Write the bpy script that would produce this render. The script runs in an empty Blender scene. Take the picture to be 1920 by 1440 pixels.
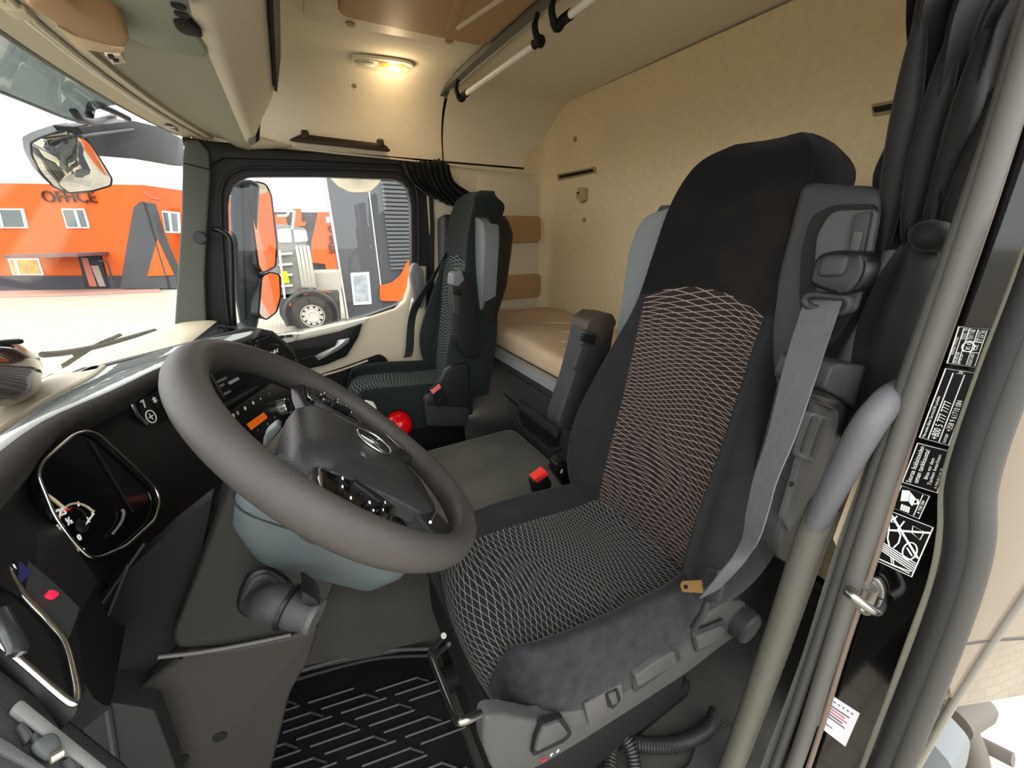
import bpy, bmesh, math, random
import numpy as np
from mathutils import Vector, Matrix
random.seed(7)
scene = bpy.context.scene
COL = scene.collection
# ------------------------------------------------------------------ camera
F_PX = 721.0; PITCH = math.radians(21.9); YAW = math.radians(28.9)
CAM = Vector((0, 0, 1.40))
FW = Vector((math.sin(YAW)*math.cos(PITCH), math.cos(YAW)*math.cos(PITCH), -math.sin(PITCH)))
RT = Vector((math.cos(YAW), -math.sin(YAW), 0)); UPV = RT.cross(FW)
cd = bpy.data.cameras.new('camera'); cam = bpy.data.objects.new('camera', cd); COL.objects.link(cam)
cd.sensor_fit = 'HORIZONTAL'; cd.sensor_width = 36.0; cd.lens = 36.0*F_PX/1920.0; cd.clip_start = 0.02; cd.clip_end = 500
cam.matrix_world = Matrix(((RT.x, UPV.x, -FW.x, CAM.x), (RT.y, UPV.y, -FW.y, CAM.y), (RT.z, UPV.z, -FW.z, CAM.z), (0, 0, 0, 1)))
scene.camera = cam
# ------------------------------------------------------------------ overcast sky, exposure
w = bpy.data.worlds.new('overcast'); scene.world = w; w.use_nodes = True
w.node_tree.nodes['Background'].inputs[0].default_value = (0.97, 0.985, 1.0, 1)
w.node_tree.nodes['Background'].inputs[1].default_value = 2.0
scene.view_settings.view_transform = 'Standard'; scene.view_settings.look = 'None'
scene.view_settings.gamma = 1.0; scene.view_settings.use_curve_mapping = False
scene.view_settings.exposure = 1.1
sd = bpy.data.lights.new('sun', 'SUN'); sun = bpy.data.objects.new('sun', sd); COL.objects.link(sun)
sd.energy = .5; sd.angle = math.radians(70); sd.color = (1, .97, .92)
sun.rotation_euler = Vector((0.35, 0.85, -0.9)).to_track_quat('-Z', 'Y').to_euler()   # veiled sun behind the open driver's door

# ------------------------------------------------------------------ helpers
def U(px, py, x=None, y=None, z=None):
    """photo pixel -> world point on an axis plane of the cab"""
    d = FW*F_PX + RT*(px-960) - UPV*(py-720)
    if x is not None: t = (x-CAM.x)/d.x
    elif y is not None: t = (y-CAM.y)/d.y
    else: t = (z-CAM.z)/d.z
    return CAM + d*t
def UP(px, py, p0, n):
    d = FW*F_PX + RT*(px-960) - UPV*(py-720); n = Vector(n)
    return CAM + d*((Vector(p0)-CAM).dot(n)/d.dot(n))
def V(*a): return Vector(a)
def S(h):
    h = h.lstrip('#'); c = [int(h[i:i+2], 16)/255 for i in (0, 2, 4)]
    return tuple(v/12.92 if v <= .04045 else ((v+.055)/1.055)**2.4 for v in c)+(1,)
MATS = {}
def mat(name, col, rough=.6, metal=0, spec=.25, bump=0, bscale=300, var=0, vscale=8, coat=0, emit=None, estr=0, trans=0, alpha=1, sheen=0):
    if name in MATS: return MATS[name]
    m = bpy.data.materials.new(name); m.use_nodes = True; nt = m.node_tree; b = nt.nodes['Principled BSDF']
    c = S(col) if isinstance(col, str) else tuple(col)+(1,)
    b.inputs['Base Color'].default_value = c; b.inputs['Roughness'].default_value = rough; b.inputs['Metallic'].default_value = metal
    b.inputs['Specular IOR Level'].default_value = spec; b.inputs['Coat Weight'].default_value = coat
    b.inputs['Transmission Weight'].default_value = trans; b.inputs['Alpha'].default_value = alpha
    if sheen: b.inputs['Sheen Weight'].default_value = sheen; b.inputs['Sheen Roughness'].default_value = .4
    if emit: b.inputs['Emission Color'].default_value = S(emit); b.inputs['Emission Strength'].default_value = estr
    tc = nt.nodes.new('ShaderNodeTexCoord')
    if bump:
        n = nt.nodes.new('ShaderNodeTexNoise'); n.inputs['Scale'].default_value = bscale; n.inputs['Detail'].default_value = 3
        bp = nt.nodes.new('ShaderNodeBump'); bp.inputs['Strength'].default_value = bump; bp.inputs['Distance'].default_value = .002
        nt.links.new(tc.outputs['Object'], n.inputs['Vector']); nt.links.new(n.outputs['Fac'], bp.inputs['Height']); nt.links.new(bp.outputs['Normal'], b.inputs['Normal'])
    if var:
        n = nt.nodes.new('ShaderNodeTexNoise'); n.inputs['Scale'].default_value = vscale; n.inputs['Detail'].default_value = 5
        r = nt.nodes.new('ShaderNodeMapRange'); r.inputs[1].default_value = .3; r.inputs[2].default_value = .7; r.inputs[3].default_value = 1-var; r.inputs[4].default_value = 1+var
        mx = nt.nodes.new('ShaderNodeMix'); mx.data_type = 'RGBA'; mx.blend_type = 'MULTIPLY'; mx.inputs[0].default_value = 1
        nt.links.new(tc.outputs['Object'], n.inputs['Vector']); nt.links.new(n.outputs['Fac'], r.inputs[0])
        mx.inputs[6].default_value = c; nt.links.new(r.outputs[0], mx.inputs[7]); nt.links.new(mx.outputs[2], b.inputs['Base Color'])
    MATS[name] = m; return m
def glassmat(name, tint=(1, 1, 1), f0=.04):
    m = bpy.data.materials.new(name); m.use_nodes = True; nt = m.node_tree; nt.nodes.clear()
    o = nt.nodes.new('ShaderNodeOutputMaterial'); mx = nt.nodes.new('ShaderNodeMixShader'); lw = nt.nodes.new('ShaderNodeLayerWeight'); lw.inputs[0].default_value = .5
    p = nt.nodes.new('ShaderNodeMath'); p.operation = 'POWER'; p.inputs[1].default_value = 5; nt.links.new(lw.outputs['Facing'], p.inputs[0])
    q = nt.nodes.new('ShaderNodeMath'); q.operation = 'MULTIPLY_ADD'; q.inputs[1].default_value = .9-f0; q.inputs[2].default_value = f0; nt.links.new(p.outputs[0], q.inputs[0])
    t = nt.nodes.new('ShaderNodeBsdfTransparent'); t.inputs[0].default_value = tuple(tint)+(1,); g = nt.nodes.new('ShaderNodeBsdfGlossy'); g.inputs['Roughness'].default_value = .02
    nt.links.new(q.outputs[0], mx.inputs[0]); nt.links.new(t.outputs[0], mx.inputs[1]); nt.links.new(g.outputs[0], mx.inputs[2]); nt.links.new(mx.outputs[0], o.inputs[0])
    MATS[name] = m; return m

# ---- object bookkeeping
ROOTLOC = {}
def tag(o, label, cat=None, group=None, kind=None):
    if label: o['label'] = label
    if cat: o['category'] = cat
    if group: o['group'] = group
    if kind: o['kind'] = kind
    return o
def thing(name, label, cat, loc=(0, 0, 0), group=None, kind=None):
    o = bpy.data.objects.new(name, None); COL.objects.link(o); o.empty_display_size = .05
    o.location = loc; ROOTLOC[o.name] = Vector(loc); return tag(o, label, cat, group, kind)
def link(name, me, m, parent=None, smooth=True, angle=40, label=None):
    if m is not None:
        for mm in (m if isinstance(m, (list, tuple)) else [m]): me.materials.append(mm)
    o = bpy.data.objects.new(name, me); COL.objects.link(o)
    if parent is not None:
        o.parent = parent; off = ROOTLOC.get(parent.name, Vector()); ROOTLOC[o.name] = off
        if off.length: me.transform(Matrix.Translation(-off))
    if smooth and len(me.polygons):
        me.polygons.foreach_set('use_smooth', [True]*len(me.polygons))
        try: me.set_sharp_from_angle(angle=math.radians(angle))
        except Exception: pass
    if label: o['label'] = label
    return o
def obj(name, bm, m, parent=None, smooth=True, angle=40, label=None):
    bmesh.ops.recalc_face_normals(bm, faces=bm.faces[:])
    me = bpy.data.meshes.new(name); bm.to_mesh(me); bm.free(); me.update()
    return link(name, me, m, parent, smooth, angle, label)
def pyd(name, vs, fs, m, parent=None, smooth=True, angle=40, uv=None, recalc=True, label=None):
    me = bpy.data.meshes.new(name); me.from_pydata([tuple(v) for v in vs], [], fs); me.update()
    if uv is not None:
        l = me.uv_layers.new(name='UVMap')
        li = np.zeros(len(me.loops), int); me.loops.foreach_get('vertex_index', li)
        l.data.foreach_set('uv', np.asarray(uv)[li].ravel())
    if recalc:
        bm = bmesh.new(); bm.from_mesh(me); bmesh.ops.recalc_face_normals(bm, faces=bm.faces[:]); bm.to_mesh(me); bm.free()
    return link(name, me, m, parent, smooth, angle, label)
def frame(n, up=(0, 0, 1)):
    n = Vector(n).normalized(); u = Vector(up).cross(n)
    if u.length < 1e-4: u = Vector((1, 0, 0)).cross(n)
    u.normalize(); v = n.cross(u); return u, v, n
def addbox(bm, c, s, r=0, M=None, seg=2):
    """box centred at c, size s; M 3x3/Matrix orients it"""
    g = bmesh.ops.create_cube(bm, size=1.0); vs = g['verts']
    for v in vs: v.co = Vector((v.co.x*s[0], v.co.y*s[1], v.co.z*s[2]))
    if r > 0:
        es = list({e for v in vs for e in v.link_edges})
        rr = bmesh.ops.bevel(bm, geom=es+vs, offset=min(r, min(s)*.49), segments=seg, profile=.5, affect='EDGES')
        vs = list({v for f in rr['faces'] for v in f.verts} | {v for v in vs if v.is_valid})
        seen = set(vs); st = list(vs)
        while st:
            v = st.pop()
            for e in v.link_edges:
                q = e.other_vert(v)
                if q not in seen: seen.add(q); st.append(q)
        vs = list(seen)
    T = Matrix.Translation(Vector(c)) @ (M.to_4x4() if M is not None else Matrix.Identity(4))
    for v in vs: v.co = T @ v.co
    return vs
def box(name, c, s, m, parent=None, r=.005, M=None, seg=2, label=None, angle=40):
    bm = bmesh.new(); addbox(bm, c, s, r, M, seg); return obj(name, bm, m, parent, True, angle, label)
def axes(x, y=None, z=None):
    """orientation matrix with given local x (and approx z)"""
    x = Vector(x).normalized(); z = Vector(z if z is not None else (0, 0, 1)); y = z.cross(x).normalized(); z = x.cross(y)
    return Matrix((x, y, z)).transposed()
def bez(pts, n=8, closed=False):
    """Catmull-Rom through pts"""
    P = [Vector(p) for p in pts]; out = []; N = len(P)
    rng = range(N if closed else N-1)
    for i in rng:
        a, b, c, d = (P[(i-1) % N], P[i], P[(i+1) % N], P[(i+2) % N]) if closed else (P[max(i-1, 0)], P[i], P[i+1], P[min(i+2, N-1)])
        for k in range(n):
            t = k/n; out.append(.5*((2*b)+(c-a)*t+(2*a-5*b+4*c-d)*t*t+(3*b-a-3*c+d)*t**3))
    if not closed: out.append(P[-1])
    return out
def rnd(pts, r, n=4):
    """fillet the corners of a closed polygon"""
    P = [Vector(p) for p in pts]; N = len(P); out = []
    for i in range(N):
        a, b, c = P[i-1], P[i], P[(i+1) % N]; u = (a-b); v = (c-b)
        rr = r[i] if isinstance(r, (list, tuple)) else r
        k = min(rr, u.length*.48, v.length*.48)
        if k < 1e-5: out.append(b); continue
        p, q = b+u.normalized()*k, b+v.normalized()*k
        for j in range(n+1):
            t = j/n; out.append(p*(1-t)**2+b*2*t*(1-t)+q*t*t)
    return out
def slabbm(bm, pts, th, bev=0, seg=2):
    vs = [bm.verts.new(p) for p in pts]; f = bm.faces.new(vs)
    th = Vector(th); vb = [bm.verts.new(Vector(p)+th) for p in pts]
    n = len(vs); fs = [f]
    for i in range(n): fs.append(bm.faces.new((vs[i], vb[i], vb[(i+1) % n], vs[(i+1) % n])))
    fs.append(bm.faces.new(vb[::-1]))
    bmesh.ops.recalc_face_normals(bm, faces=fs)
    if bev > 0:
        es = list(f.edges)
        bmesh.ops.bevel(bm, geom=es, offset=bev, segments=seg, profile=.5, affect='EDGES', clamp_overlap=True)
def slab(name, pts, th, m, parent=None, bev=.004, r=0, seg=2, label=None, angle=35):
    """polygon pts (front face) extruded by th, front edge bevelled"""
    if r: pts = rnd(pts, r)
    bm = bmesh.new(); slabbm(bm, pts, th, bev, seg); return obj(name, bm, m, parent, True, angle, label)
def ringtube(bm, path, r, seg=10, closed=False, up=None, flat=1.0, caps=True):
    P = [Vector(p) for p in path]; N = len(P); rings = []; prev = None
    for i in range(N):
        a = P[i-1] if (i > 0 or closed) else P[i]; b = P[(i+1) % N] if (i < N-1 or closed) else P[i]
        t = (b-a).normalized()
        if prev is None:
            u = Vector(up) if up is not None else (Vector((0, 0, 1)) if abs(t.z) < .9 else Vector((1, 0, 0)))
        else: u = prev
        if up is not None: u = Vector(up)
        u = (u-t*u.dot(t)).normalized(); v = t.cross(u); prev = u
        rr = r[i] if isinstance(r, (list, tuple)) else r
        rings.append([bm.verts.new(P[i]+u*(rr*flat*math.cos(2*math.pi*k/seg))+v*(rr*math.sin(2*math.pi*k/seg))) for k in range(seg)])
    for i in range(N if closed else N-1):
        A, B = rings[i], rings[(i+1) % N]
        for k in range(seg): bm.faces.new((A[k], A[(k+1) % seg], B[(k+1) % seg], B[k]))
    if not closed and caps: bm.faces.new(rings[0][::-1]); bm.faces.new(rings[-1])
def tube(name, path, r, m, parent=None, seg=10, closed=False, up=None, flat=1.0, label=None):
    bm = bmesh.new(); ringtube(bm, path, r, seg, closed, up, flat); return obj(name, bm, m, parent, True, 50, label)
def strip(name, path, wv, tv, m, parent=None, bev=.002, label=None):
    """rectangular bar swept along path; wv width vector(s), tv thickness vector"""
    P = [Vector(p) for p in path]; bm = bmesh.new(); rings = []
    for i, p in enumerate(P):
        a = Vector(wv[i]) if isinstance(wv, list) else Vector(wv); t = Vector(tv[i]) if isinstance(tv, list) else Vector(tv)
        rings.append([bm.verts.new(p-a/2), bm.verts.new(p-a/2+t), bm.verts.new(p+a/2+t), bm.verts.new(p+a/2)])
    for A, B in zip(rings, rings[1:]):
        for k in range(4): bm.faces.new((A[k], A[(k+1) % 4], B[(k+1) % 4], B[k]))
    bm.faces.new(rings[0][::-1]); bm.faces.new(rings[-1])
    if bev:
        es = [e for e in bm.edges if e.calc_face_angle(0) > .6]
        bmesh.ops.bevel(bm, geom=es, offset=bev, segments=2, profile=.5, affect='EDGES', clamp_overlap=True)
    return obj(name, bm, m, parent, True, 45, label)
def crgrid(ctrl, nu, nv):
    """Catmull-Rom upsample of control rows"""
    rows = [bez(r, nv) for r in ctrl]; cols = list(zip(*rows)); cc = [bez(c, nu) for c in cols]
    return [list(r) for r in zip(*cc)]
def gridmesh(name, G, m, parent=None, thick=None, c0=0, c1=None, r0=0, r1=None, uvscale=None, label=None, angle=60, recalc=True):
    """surface from point grid (optionally closed behind by thickness vector)"""
    G = [row[c0:(c1+1 if c1 is not None else None)] for row in G[r0:(r1+1 if r1 is not None else None)]]
    R, C_ = len(G), len(G[0]); vs = [p for r in G for p in r]; fs = []
    for i in range(R-1):
        for j in range(C_-1): fs.append((i*C_+j, i*C_+j+1, (i+1)*C_+j+1, (i+1)*C_+j))
    uv = None
    if uvscale is not None or True:
        uv = []
        for i in range(R):
            acc = 0
            for j in range(C_):
                if j: acc += (G[i][j]-G[i][j-1]).length
                uv.append((acc, 0))
        mid = [u[0] for u in uv]
        for i in range(R):
            half = uv[i*C_+C_-1][0]/2
            for j in range(C_): uv[i*C_+j] = (uv[i*C_+j][0]-half, 0)
        jm = C_//2; acc = 0
        for i in range(R):
            if i: acc += (G[i][jm]-G[i-1][jm]).length
            for j in range(C_): uv[i*C_+j] = (uv[i*C_+j][0], acc)
    if thick is not None:
        n = len(vs); T = Vector(thick); vs = vs+[v+T for v in vs]; uv = uv+uv
        fs2 = [tuple(a+n for a in f[::-1]) for f in fs]
        bnd = [j for j in range(C_)]+[i*C_+C_-1 for i in range(1, R)]+[(R-1)*C_+j for j in range(C_-2, -1, -1)]+[i*C_ for i in range(R-2, 0, -1)]
        side = [(bnd[k], bnd[(k+1) % len(bnd)], bnd[(k+1) % len(bnd)]+n, bnd[k]+n) for k in range(len(bnd))]
        fs = fs+fs2+side
    return pyd(name, vs, fs, m, parent, True, angle, uv, recalc, label)
def lathe(name, prof, c, axis, m, parent=None, seg=24, label=None, angle=35):
    """prof = [(r,h)...] revolved round axis through c"""
    u, v, n = frame(axis); c = Vector(c); bm = bmesh.new(); rings = []
    for r, h in prof:
        if r < 1e-6: rings.append([bm.verts.new(c+n*h)])
        else: rings.append([bm.verts.new(c+n*h+u*(r*math.cos(2*math.pi*k/seg))+v*(r*math.sin(2*math.pi*k/seg))) for k in range(seg)])
    for A, B in zip(rings, rings[1:]):
        if len(A) == 1 and len(B) == 1: continue
        for k in range(seg):
            k2 = (k+1) % seg
            if len(A) == 1: bm.faces.new((A[0], B[k2], B[k]))
            elif len(B) == 1: bm.faces.new((A[k], A[k2], B[0]))
            else: bm.faces.new((A[k], A[k2], B[k2], B[k]))
    if len(rings[0]) > 1: bm.faces.new(rings[0][::-1])
    if len(rings[-1]) > 1: bm.faces.new(rings[-1])
    return obj(name, bm, m, parent, True, angle, label)
def loft(name, rings, m, parent=None, caps=True, label=None, angle=45):
    bm = bmesh.new(); R = [[bm.verts.new(p) for p in r] for r in rings]; n = len(R[0])
    for A, B in zip(R, R[1:]):
        for k in range(n): bm.faces.new((A[k], A[(k+1) % n], B[(k+1) % n], B[k]))
    if caps: bm.faces.new(R[0][::-1]); bm.faces.new(R[-1])
    return obj(name, bm, m, parent, True, angle, label)
def text(name, s, o, xdir, ydir, size, m, parent=None, ext=.0004, align='CENTER', bold=False, label=None):
    """flat lettering with its baseline along xdir, lying at o"""
    cu = bpy.data.curves.new(name, 'FONT'); cu.body = s; cu.size = size; cu.extrude = ext; cu.align_x = align; cu.align_y = 'CENTER'; cu.resolution_u = 3
    if bold: cu.offset = size*.02
    t = bpy.data.objects.new(name, cu); COL.objects.link(t)
    dg = bpy.context.evaluated_depsgraph_get(); me = bpy.data.meshes.new_from_object(t.evaluated_get(dg))
    bpy.data.objects.remove(t); bpy.data.curves.remove(cu)
    x = Vector(xdir).normalized(); y = Vector(ydir); y = (y-x*y.dot(x)).normalized(); z = x.cross(y)
    T = Matrix.Translation(Vector(o)) @ Matrix((x, y, z)).transposed().to_4x4(); me.transform(T); me.name = name; me.materials.clear()
    return link(name, me, m, parent, False, label=label)

# ------------------------------------------------------------------ materials
CREAM = mat('cream_headliner', '#d3c9b2', .9, bump=.35, bscale=500, var=.03, vscale=60)
CREAMW = mat('tan_wall_fabric', '#cdbb96', .92, bump=.4, bscale=600, var=.05, vscale=40)
CREAMP = mat('cream_plastic', '#c9bea5', .55, bump=.08, bscale=700)
TAN = mat('tan_plastic', '#a1805a', .6, bump=.1, bscale=600)
SAGE = mat('grey_sage_fabric', '#8d8b78', .85, bump=.2, bscale=500)
BLK = mat('black_plastic', '#181817', .5, bump=.15, bscale=900)
BLKM = mat('matt_black_plastic', '#0e0e0e', .7, bump=.15, bscale=900)
BLKG = mat('gloss_black_paint', '#050505', .08, spec=.4, coat=.2)
BLKS = mat('satin_black', '#141415', .32, bump=.12, bscale=1200)
GREYP = mat('grey_seat_plastic', '#414140', .5, bump=.2, bscale=1200, var=.05, vscale=30)
DGREY = mat('dark_grey_plastic', '#2c2d2e', .5, bump=.2, bscale=1200)
LGREY = mat('light_grey_plastic', '#646969', .45, bump=.15, bscale=1000)
RUB = mat('rubber_seal', '#403f3c', .55, bump=.1, bscale=800)
RUBD = mat('dark_rubber_seal', '#232323', .5, bump=.1, bscale=800)
CHROME = mat('chrome', '#d8d8d8', .15, metal=1)
ALU = mat('aluminium', '#c2c2be', .3, metal=1)
STEEL = mat('brushed_steel', '#9a9894', .3, metal=1)
WHITE = mat('white_print', '#f2f2ee', .6)
RED = mat('red_plastic', '#d01018', .35)
FAB = mat('black_seat_velour', '#1d1d1e', .95, spec=.2, bump=.5, bscale=700, var=.15, vscale=25, sheen=.06)
FABD = mat('black_headrest_velour', '#0c0c0c', .95, spec=.15, bump=.5, bscale=700, var=.2, vscale=10, sheen=.03)
CURT = mat('black_curtain_cloth', '#110f0e', .7, spec=.35, bump=.2, bscale=900, sheen=.08)
CARPET = mat('grey_black_carpet', '#373632', .95, bump=.8, bscale=500, var=.12, vscale=14)
GLASS = glassmat('window_glass', (.985, .99, .98), .02)
TINT = glassmat('tinted_visor_glass', (.085, .10, .09))
MIRROR = mat('mirror_silver', '#e8eaea', .03, metal=1)
def netmat(name, base, line, p=.013, slope=.26, wid=.055, tint2=None, amp=.02):
    """velour printed with two families of fine wavy threads that cross as a net (UV in metres)"""
    m = bpy.data.materials.new(name); m.use_nodes = True; nt = m.node_tree; b = nt.nodes['Principled BSDF']; N = nt.nodes; L = nt.links
    b.inputs['Roughness'].default_value = .95; b.inputs['Specular IOR Level'].default_value = .2
    uv = N.new('ShaderNodeUVMap'); sp = N.new('ShaderNodeSeparateXYZ'); L.new(uv.outputs[0], sp.inputs[0])
    def M(op, a, c=None):
        n = N.new('ShaderNodeMath'); n.operation = op
        for i, q in enumerate((a, c)):
            if q is None: continue
            if isinstance(q, (int, float)): n.inputs[i].default_value = q
            else: L.new(q, n.inputs[i])
        return n.outputs[0]
    u, v = sp.outputs[0], sp.outputs[1]
    def fam(sg, ph):
        wv = M('MULTIPLY', M('SINE', M('ADD', M('ADD', M('MULTIPLY', u, 11*1.0), M('MULTIPLY', v, 13*sg)), ph)), amp)
        wv2 = M('MULTIPLY', M('SINE', M('ADD', M('MULTIPLY', u, -19*sg), M('MULTIPLY', v, 23))), amp*.35)
        f = M('ADD', M('ADD', M('ADD', v, M('MULTIPLY', u, slope*sg)), wv), wv2)
        fr = M('FRACT', M('DIVIDE', f, p))
        return M('LESS_THAN', M('ABSOLUTE', M('SUBTRACT', fr, .5)), wid)
    ln = M('MAXIMUM', fam(1, 0), fam(-1, 2.1))
    tc = N.new('ShaderNodeTexCoord'); nz = N.new('ShaderNodeTexNoise'); nz.inputs['Scale'].default_value = 9; nz.inputs['Detail'].default_value = 4; L.new(tc.outputs['Object'], nz.inputs['Vector'])
    mb = N.new('ShaderNodeMix'); mb.data_type = 'RGBA'; L.new(nz.outputs['Fac'], mb.inputs[0]); mb.inputs[6].default_value = S(base); mb.inputs[7].default_value = S(tint2 or base)
    mx = N.new('ShaderNodeMix'); mx.data_type = 'RGBA'; L.new(ln, mx.inputs[0]); L.new(mb.outputs[2], mx.inputs[6]); mx.inputs[7].default_value = S(line); L.new(mx.outputs[2], b.inputs['Base Color'])
    bp = N.new('ShaderNodeBump'); bp.inputs['Strength'].default_value = .25; bp.inputs['Distance'].default_value = .001; L.new(ln, bp.inputs['Height']); L.new(bp.outputs[0], b.inputs['Normal'])
    MATS[name] = m; return m
NETB = netmat('backrest_net_velour', '#1a1615', '#857b72', .0122, .24, .05, '#281e1a', .014)
NETC = netmat('cushion_net_velour', '#1a1a1b', '#7b7b76', .0112, .30, .05, '#232120', .016)
NETP = netmat('passenger_net_velour', '#151b1a', '#626d69', .014, .2, .09, '#1a211f', .014)
nt = FABD.node_tree; _b = nt.nodes['Principled BSDF']; _tc = nt.nodes.new('ShaderNodeTexCoord'); _n = nt.nodes.new('ShaderNodeTexNoise'); _n.inputs['Scale'].default_value = 5.5; _n.inputs['Detail'].default_value = 6
_r = nt.nodes.new('ShaderNodeMapRange'); _r.inputs[1].default_value = .48; _r.inputs[2].default_value = .72; _m = nt.nodes.new('ShaderNodeMix'); _m.data_type = 'RGBA'; _m.inputs[6].default_value = S('#0d0d0d'); _m.inputs[7].default_value = S('#1f1a16')
nt.links.new(_tc.outputs['Object'], _n.inputs['Vector']); nt.links.new(_n.outputs['Fac'], _r.inputs[0]); nt.links.new(_r.outputs[0], _m.inputs[0]); nt.links.new(_m.outputs[2], _b.inputs['Base Color'])   # brownish dust wear
# ================================================================== cab shell
YD, YP = 0.17, 2.20          # driver-side jamb plane, passenger-side trim plane
XR, ZC, ZF = 1.454, 2.05, 0.20
def profile_roof(x, zc=ZC, r=.24):
    P = [V(x, YP, 1.735), V(x, YP, 1.79)]
    for k in range(9):
        a = math.pi/2*k/8; P.append(V(x, YP-r+r*math.cos(a), zc-r+r*math.sin(a)))
    P += [V(x, 1.4, zc+.005), V(x, 1.0, zc+.008), V(x, .6, zc+.005), V(x, .38, zc)]
    for k in range(1, 7):
        a = math.pi/2*k/6; P.append(V(x, .38-.2*math.sin(a), zc-.2+.2*math.cos(a)))
    return P
def roofpart(name, x0, x1, lab, kind='structure', zc=ZC):
    G = [profile_roof(x0+(x1-x0)*i/4, zc) for i in range(5)]
    o = gridmesh(name, G, CREAM, None, recalc=True); tag(o, lab, 'ceiling', kind=kind); return o
roofpart('ceiling', -.255, .797, 'cream fabric headliner curving down above the passenger door')
roofpart('ceiling_rear', .805, 1.47, 'cream fabric headliner panel above the bunk', zc=2.03)
bm = bmesh.new()                                          # dark joint between the two headliner panels, roof skin outside
ringtube(bm, [p+V(0, .006, .006) for p in profile_roof(.801)[:14]], .007, 6); tag(obj('trim_1', bm, BLK), 'thin dark joint between the two headliner panels', 'trim', kind='structure')
tag(box('roof_skin', (.45, 1.18, 2.15), (2.3, 2.25, .08), BLKG, r=.03), 'black outer roof skin above the headliner', 'roof', kind='structure')
# rear wall, tan cloth, rounded towards the passenger corner
G = []
for z in (.25, .6, .92, 1.3, 1.7, 1.93, 2.0, 2.03):
    row = []
    dx = 0 if z < 1.9 else (z-1.9)*.06
    row += [V(XR-.16-dx, YP, z), V(XR-.06-dx, YP-.012, z), V(XR-.015-dx, YP-.05, z), V(XR-dx, YP-.13, z)]
    row += [V(XR-dx, y, z) for y in (1.8, 1.3, .9, .5, .22)]
    G.append(row)
G = crgrid(G, 3, 4)
tag(gridmesh('wall_rear', G, CREAMW), 'tan cloth rear wall behind the bunk', 'wall', kind='structure')
# passenger side wall beside the bunk (cream plastic, recessed locker front)
def yz(*pts): return [V(x, YP, z) for x, z in pts]
sw = slab('wall_right', [V(.70, YP, .25), V(XR-.1, YP, .25), V(XR-.1, YP, 1.725), V(.70, YP, 1.725)], (0, .05, 0), CREAMP, bev=0)
tag(sw, 'cream plastic side wall beside the bunk behind the passenger seat', 'wall', kind='structure')
slab('locker_front', [p+V(0, -.014, 0) for p in yz((.99, .93), (1.425, .93), (1.425, 1.66), (.99, 1.69))], (0, .02, 0), CREAMP, sw, bev=.006, r=.06)
for (x0, x1, z0, z1, n) in ((.95, 1.40, 1.325, 1.475, 'pocket_upper'), (.95, 1.41, .985, 1.135, 'pocket_lower')):
    slab('storage_pocket', [p+V(0, -.04, 0) for p in yz((x0, z0), (x1, z0), (x1, z1), (x0, z1))], (0, .032, 0), TAN, sw, bev=.008, r=.03, label='tan pocket front on the side wall')
# seam between headliner and side panels
tag(tube('trim_2', [U(480, 268, y=2.195), U(640, 288, y=2.195), U(820, 307, y=2.195), U(1022, 331, y=2.195)], .006, CREAMP, seg=8), 'cream lower edge strip of the headliner above the passenger door', 'trim', kind='structure')
# driver side: wall behind the B pillar and the strip above the door
tag(box('wall_left', (1.20, .16, 1.15), (.52, .04, 1.85), CREAMP, r=.01), 'cream side wall behind the driver curtain', 'wall', kind='structure')
tag(box('trim_3', (.1, .165, 1.93), (1.1, .07, .14), BLKS, r=.02), 'dark header trim above the open driver door', 'trim', kind='structure')
# outer skins so that no daylight leaks through the shell
tag(box('rear_skin', (1.50, 1.18, 1.0), (.03, 2.1, 2.2), BLKG, r=.005), 'black outer skin behind the rear wall', 'cab panel', kind='structure')
tag(box('roof_side_skin', (.62, 2.275, 1.93), (1.72, .03, .44), BLKG, r=.01), 'black outer skin above the passenger door', 'cab panel', kind='structure')
# ---- floor
tag(box('floor', (.45, 1.185, ZF-.03), (2.1, 2.06, .06), CARPET, r=.0), 'dark carpeted cab floor under the seats', 'floor', kind='structure')
# engine tunnel with carpet sides
ZT = .45
def lerp0(x): return .13*max(0, min(1, (.2-x)/.4))
tun = [V(-.45, .80, ZF), V(-.45, .83, ZT-.05), V(-.45, .845, ZT-.03), V(-.45, .90, ZT), V(-.45, 1.48, ZT), V(-.45, 1.52, ZT-.02), V(-.45, 1.56, ZF)]
G = [[V(x, p.y+(lerp0(x) if p.y < 1 else 0), p.z) for p in tun] for x in (-.45, -.2, .05, .3, .55, .84)]
tag(gridmesh('floor_tunnel', G, CARPET, thick=None, angle=30), 'carpeted engine tunnel between the two seats', 'floor', kind='structure')
tm = [V(.10, .96, ZT+.004), V(.83, .96, ZT+.004), V(.83, 1.50, ZT+.004), V(.10, 1.50, ZT+.004)]
TMAT = mat('worn_grey_mat', '#5d5c55', .9, bump=.4, bscale=300, var=.22, vscale=5)
t = thing('tunnel_mat', 'worn grey mat on the engine tunnel between the seats', 'floor mat', (.45, 1.22, ZT))
slab('mat_body', tm, (0, 0, .008), TMAT, t, bev=0, r=.05)
tube('mat_edge', rnd([p+V(0, 0, .010) for p in tm], .05, 4), .006, mat('mat_edge_grey', '#55544e', .8), t, seg=6, closed=True)
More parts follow.
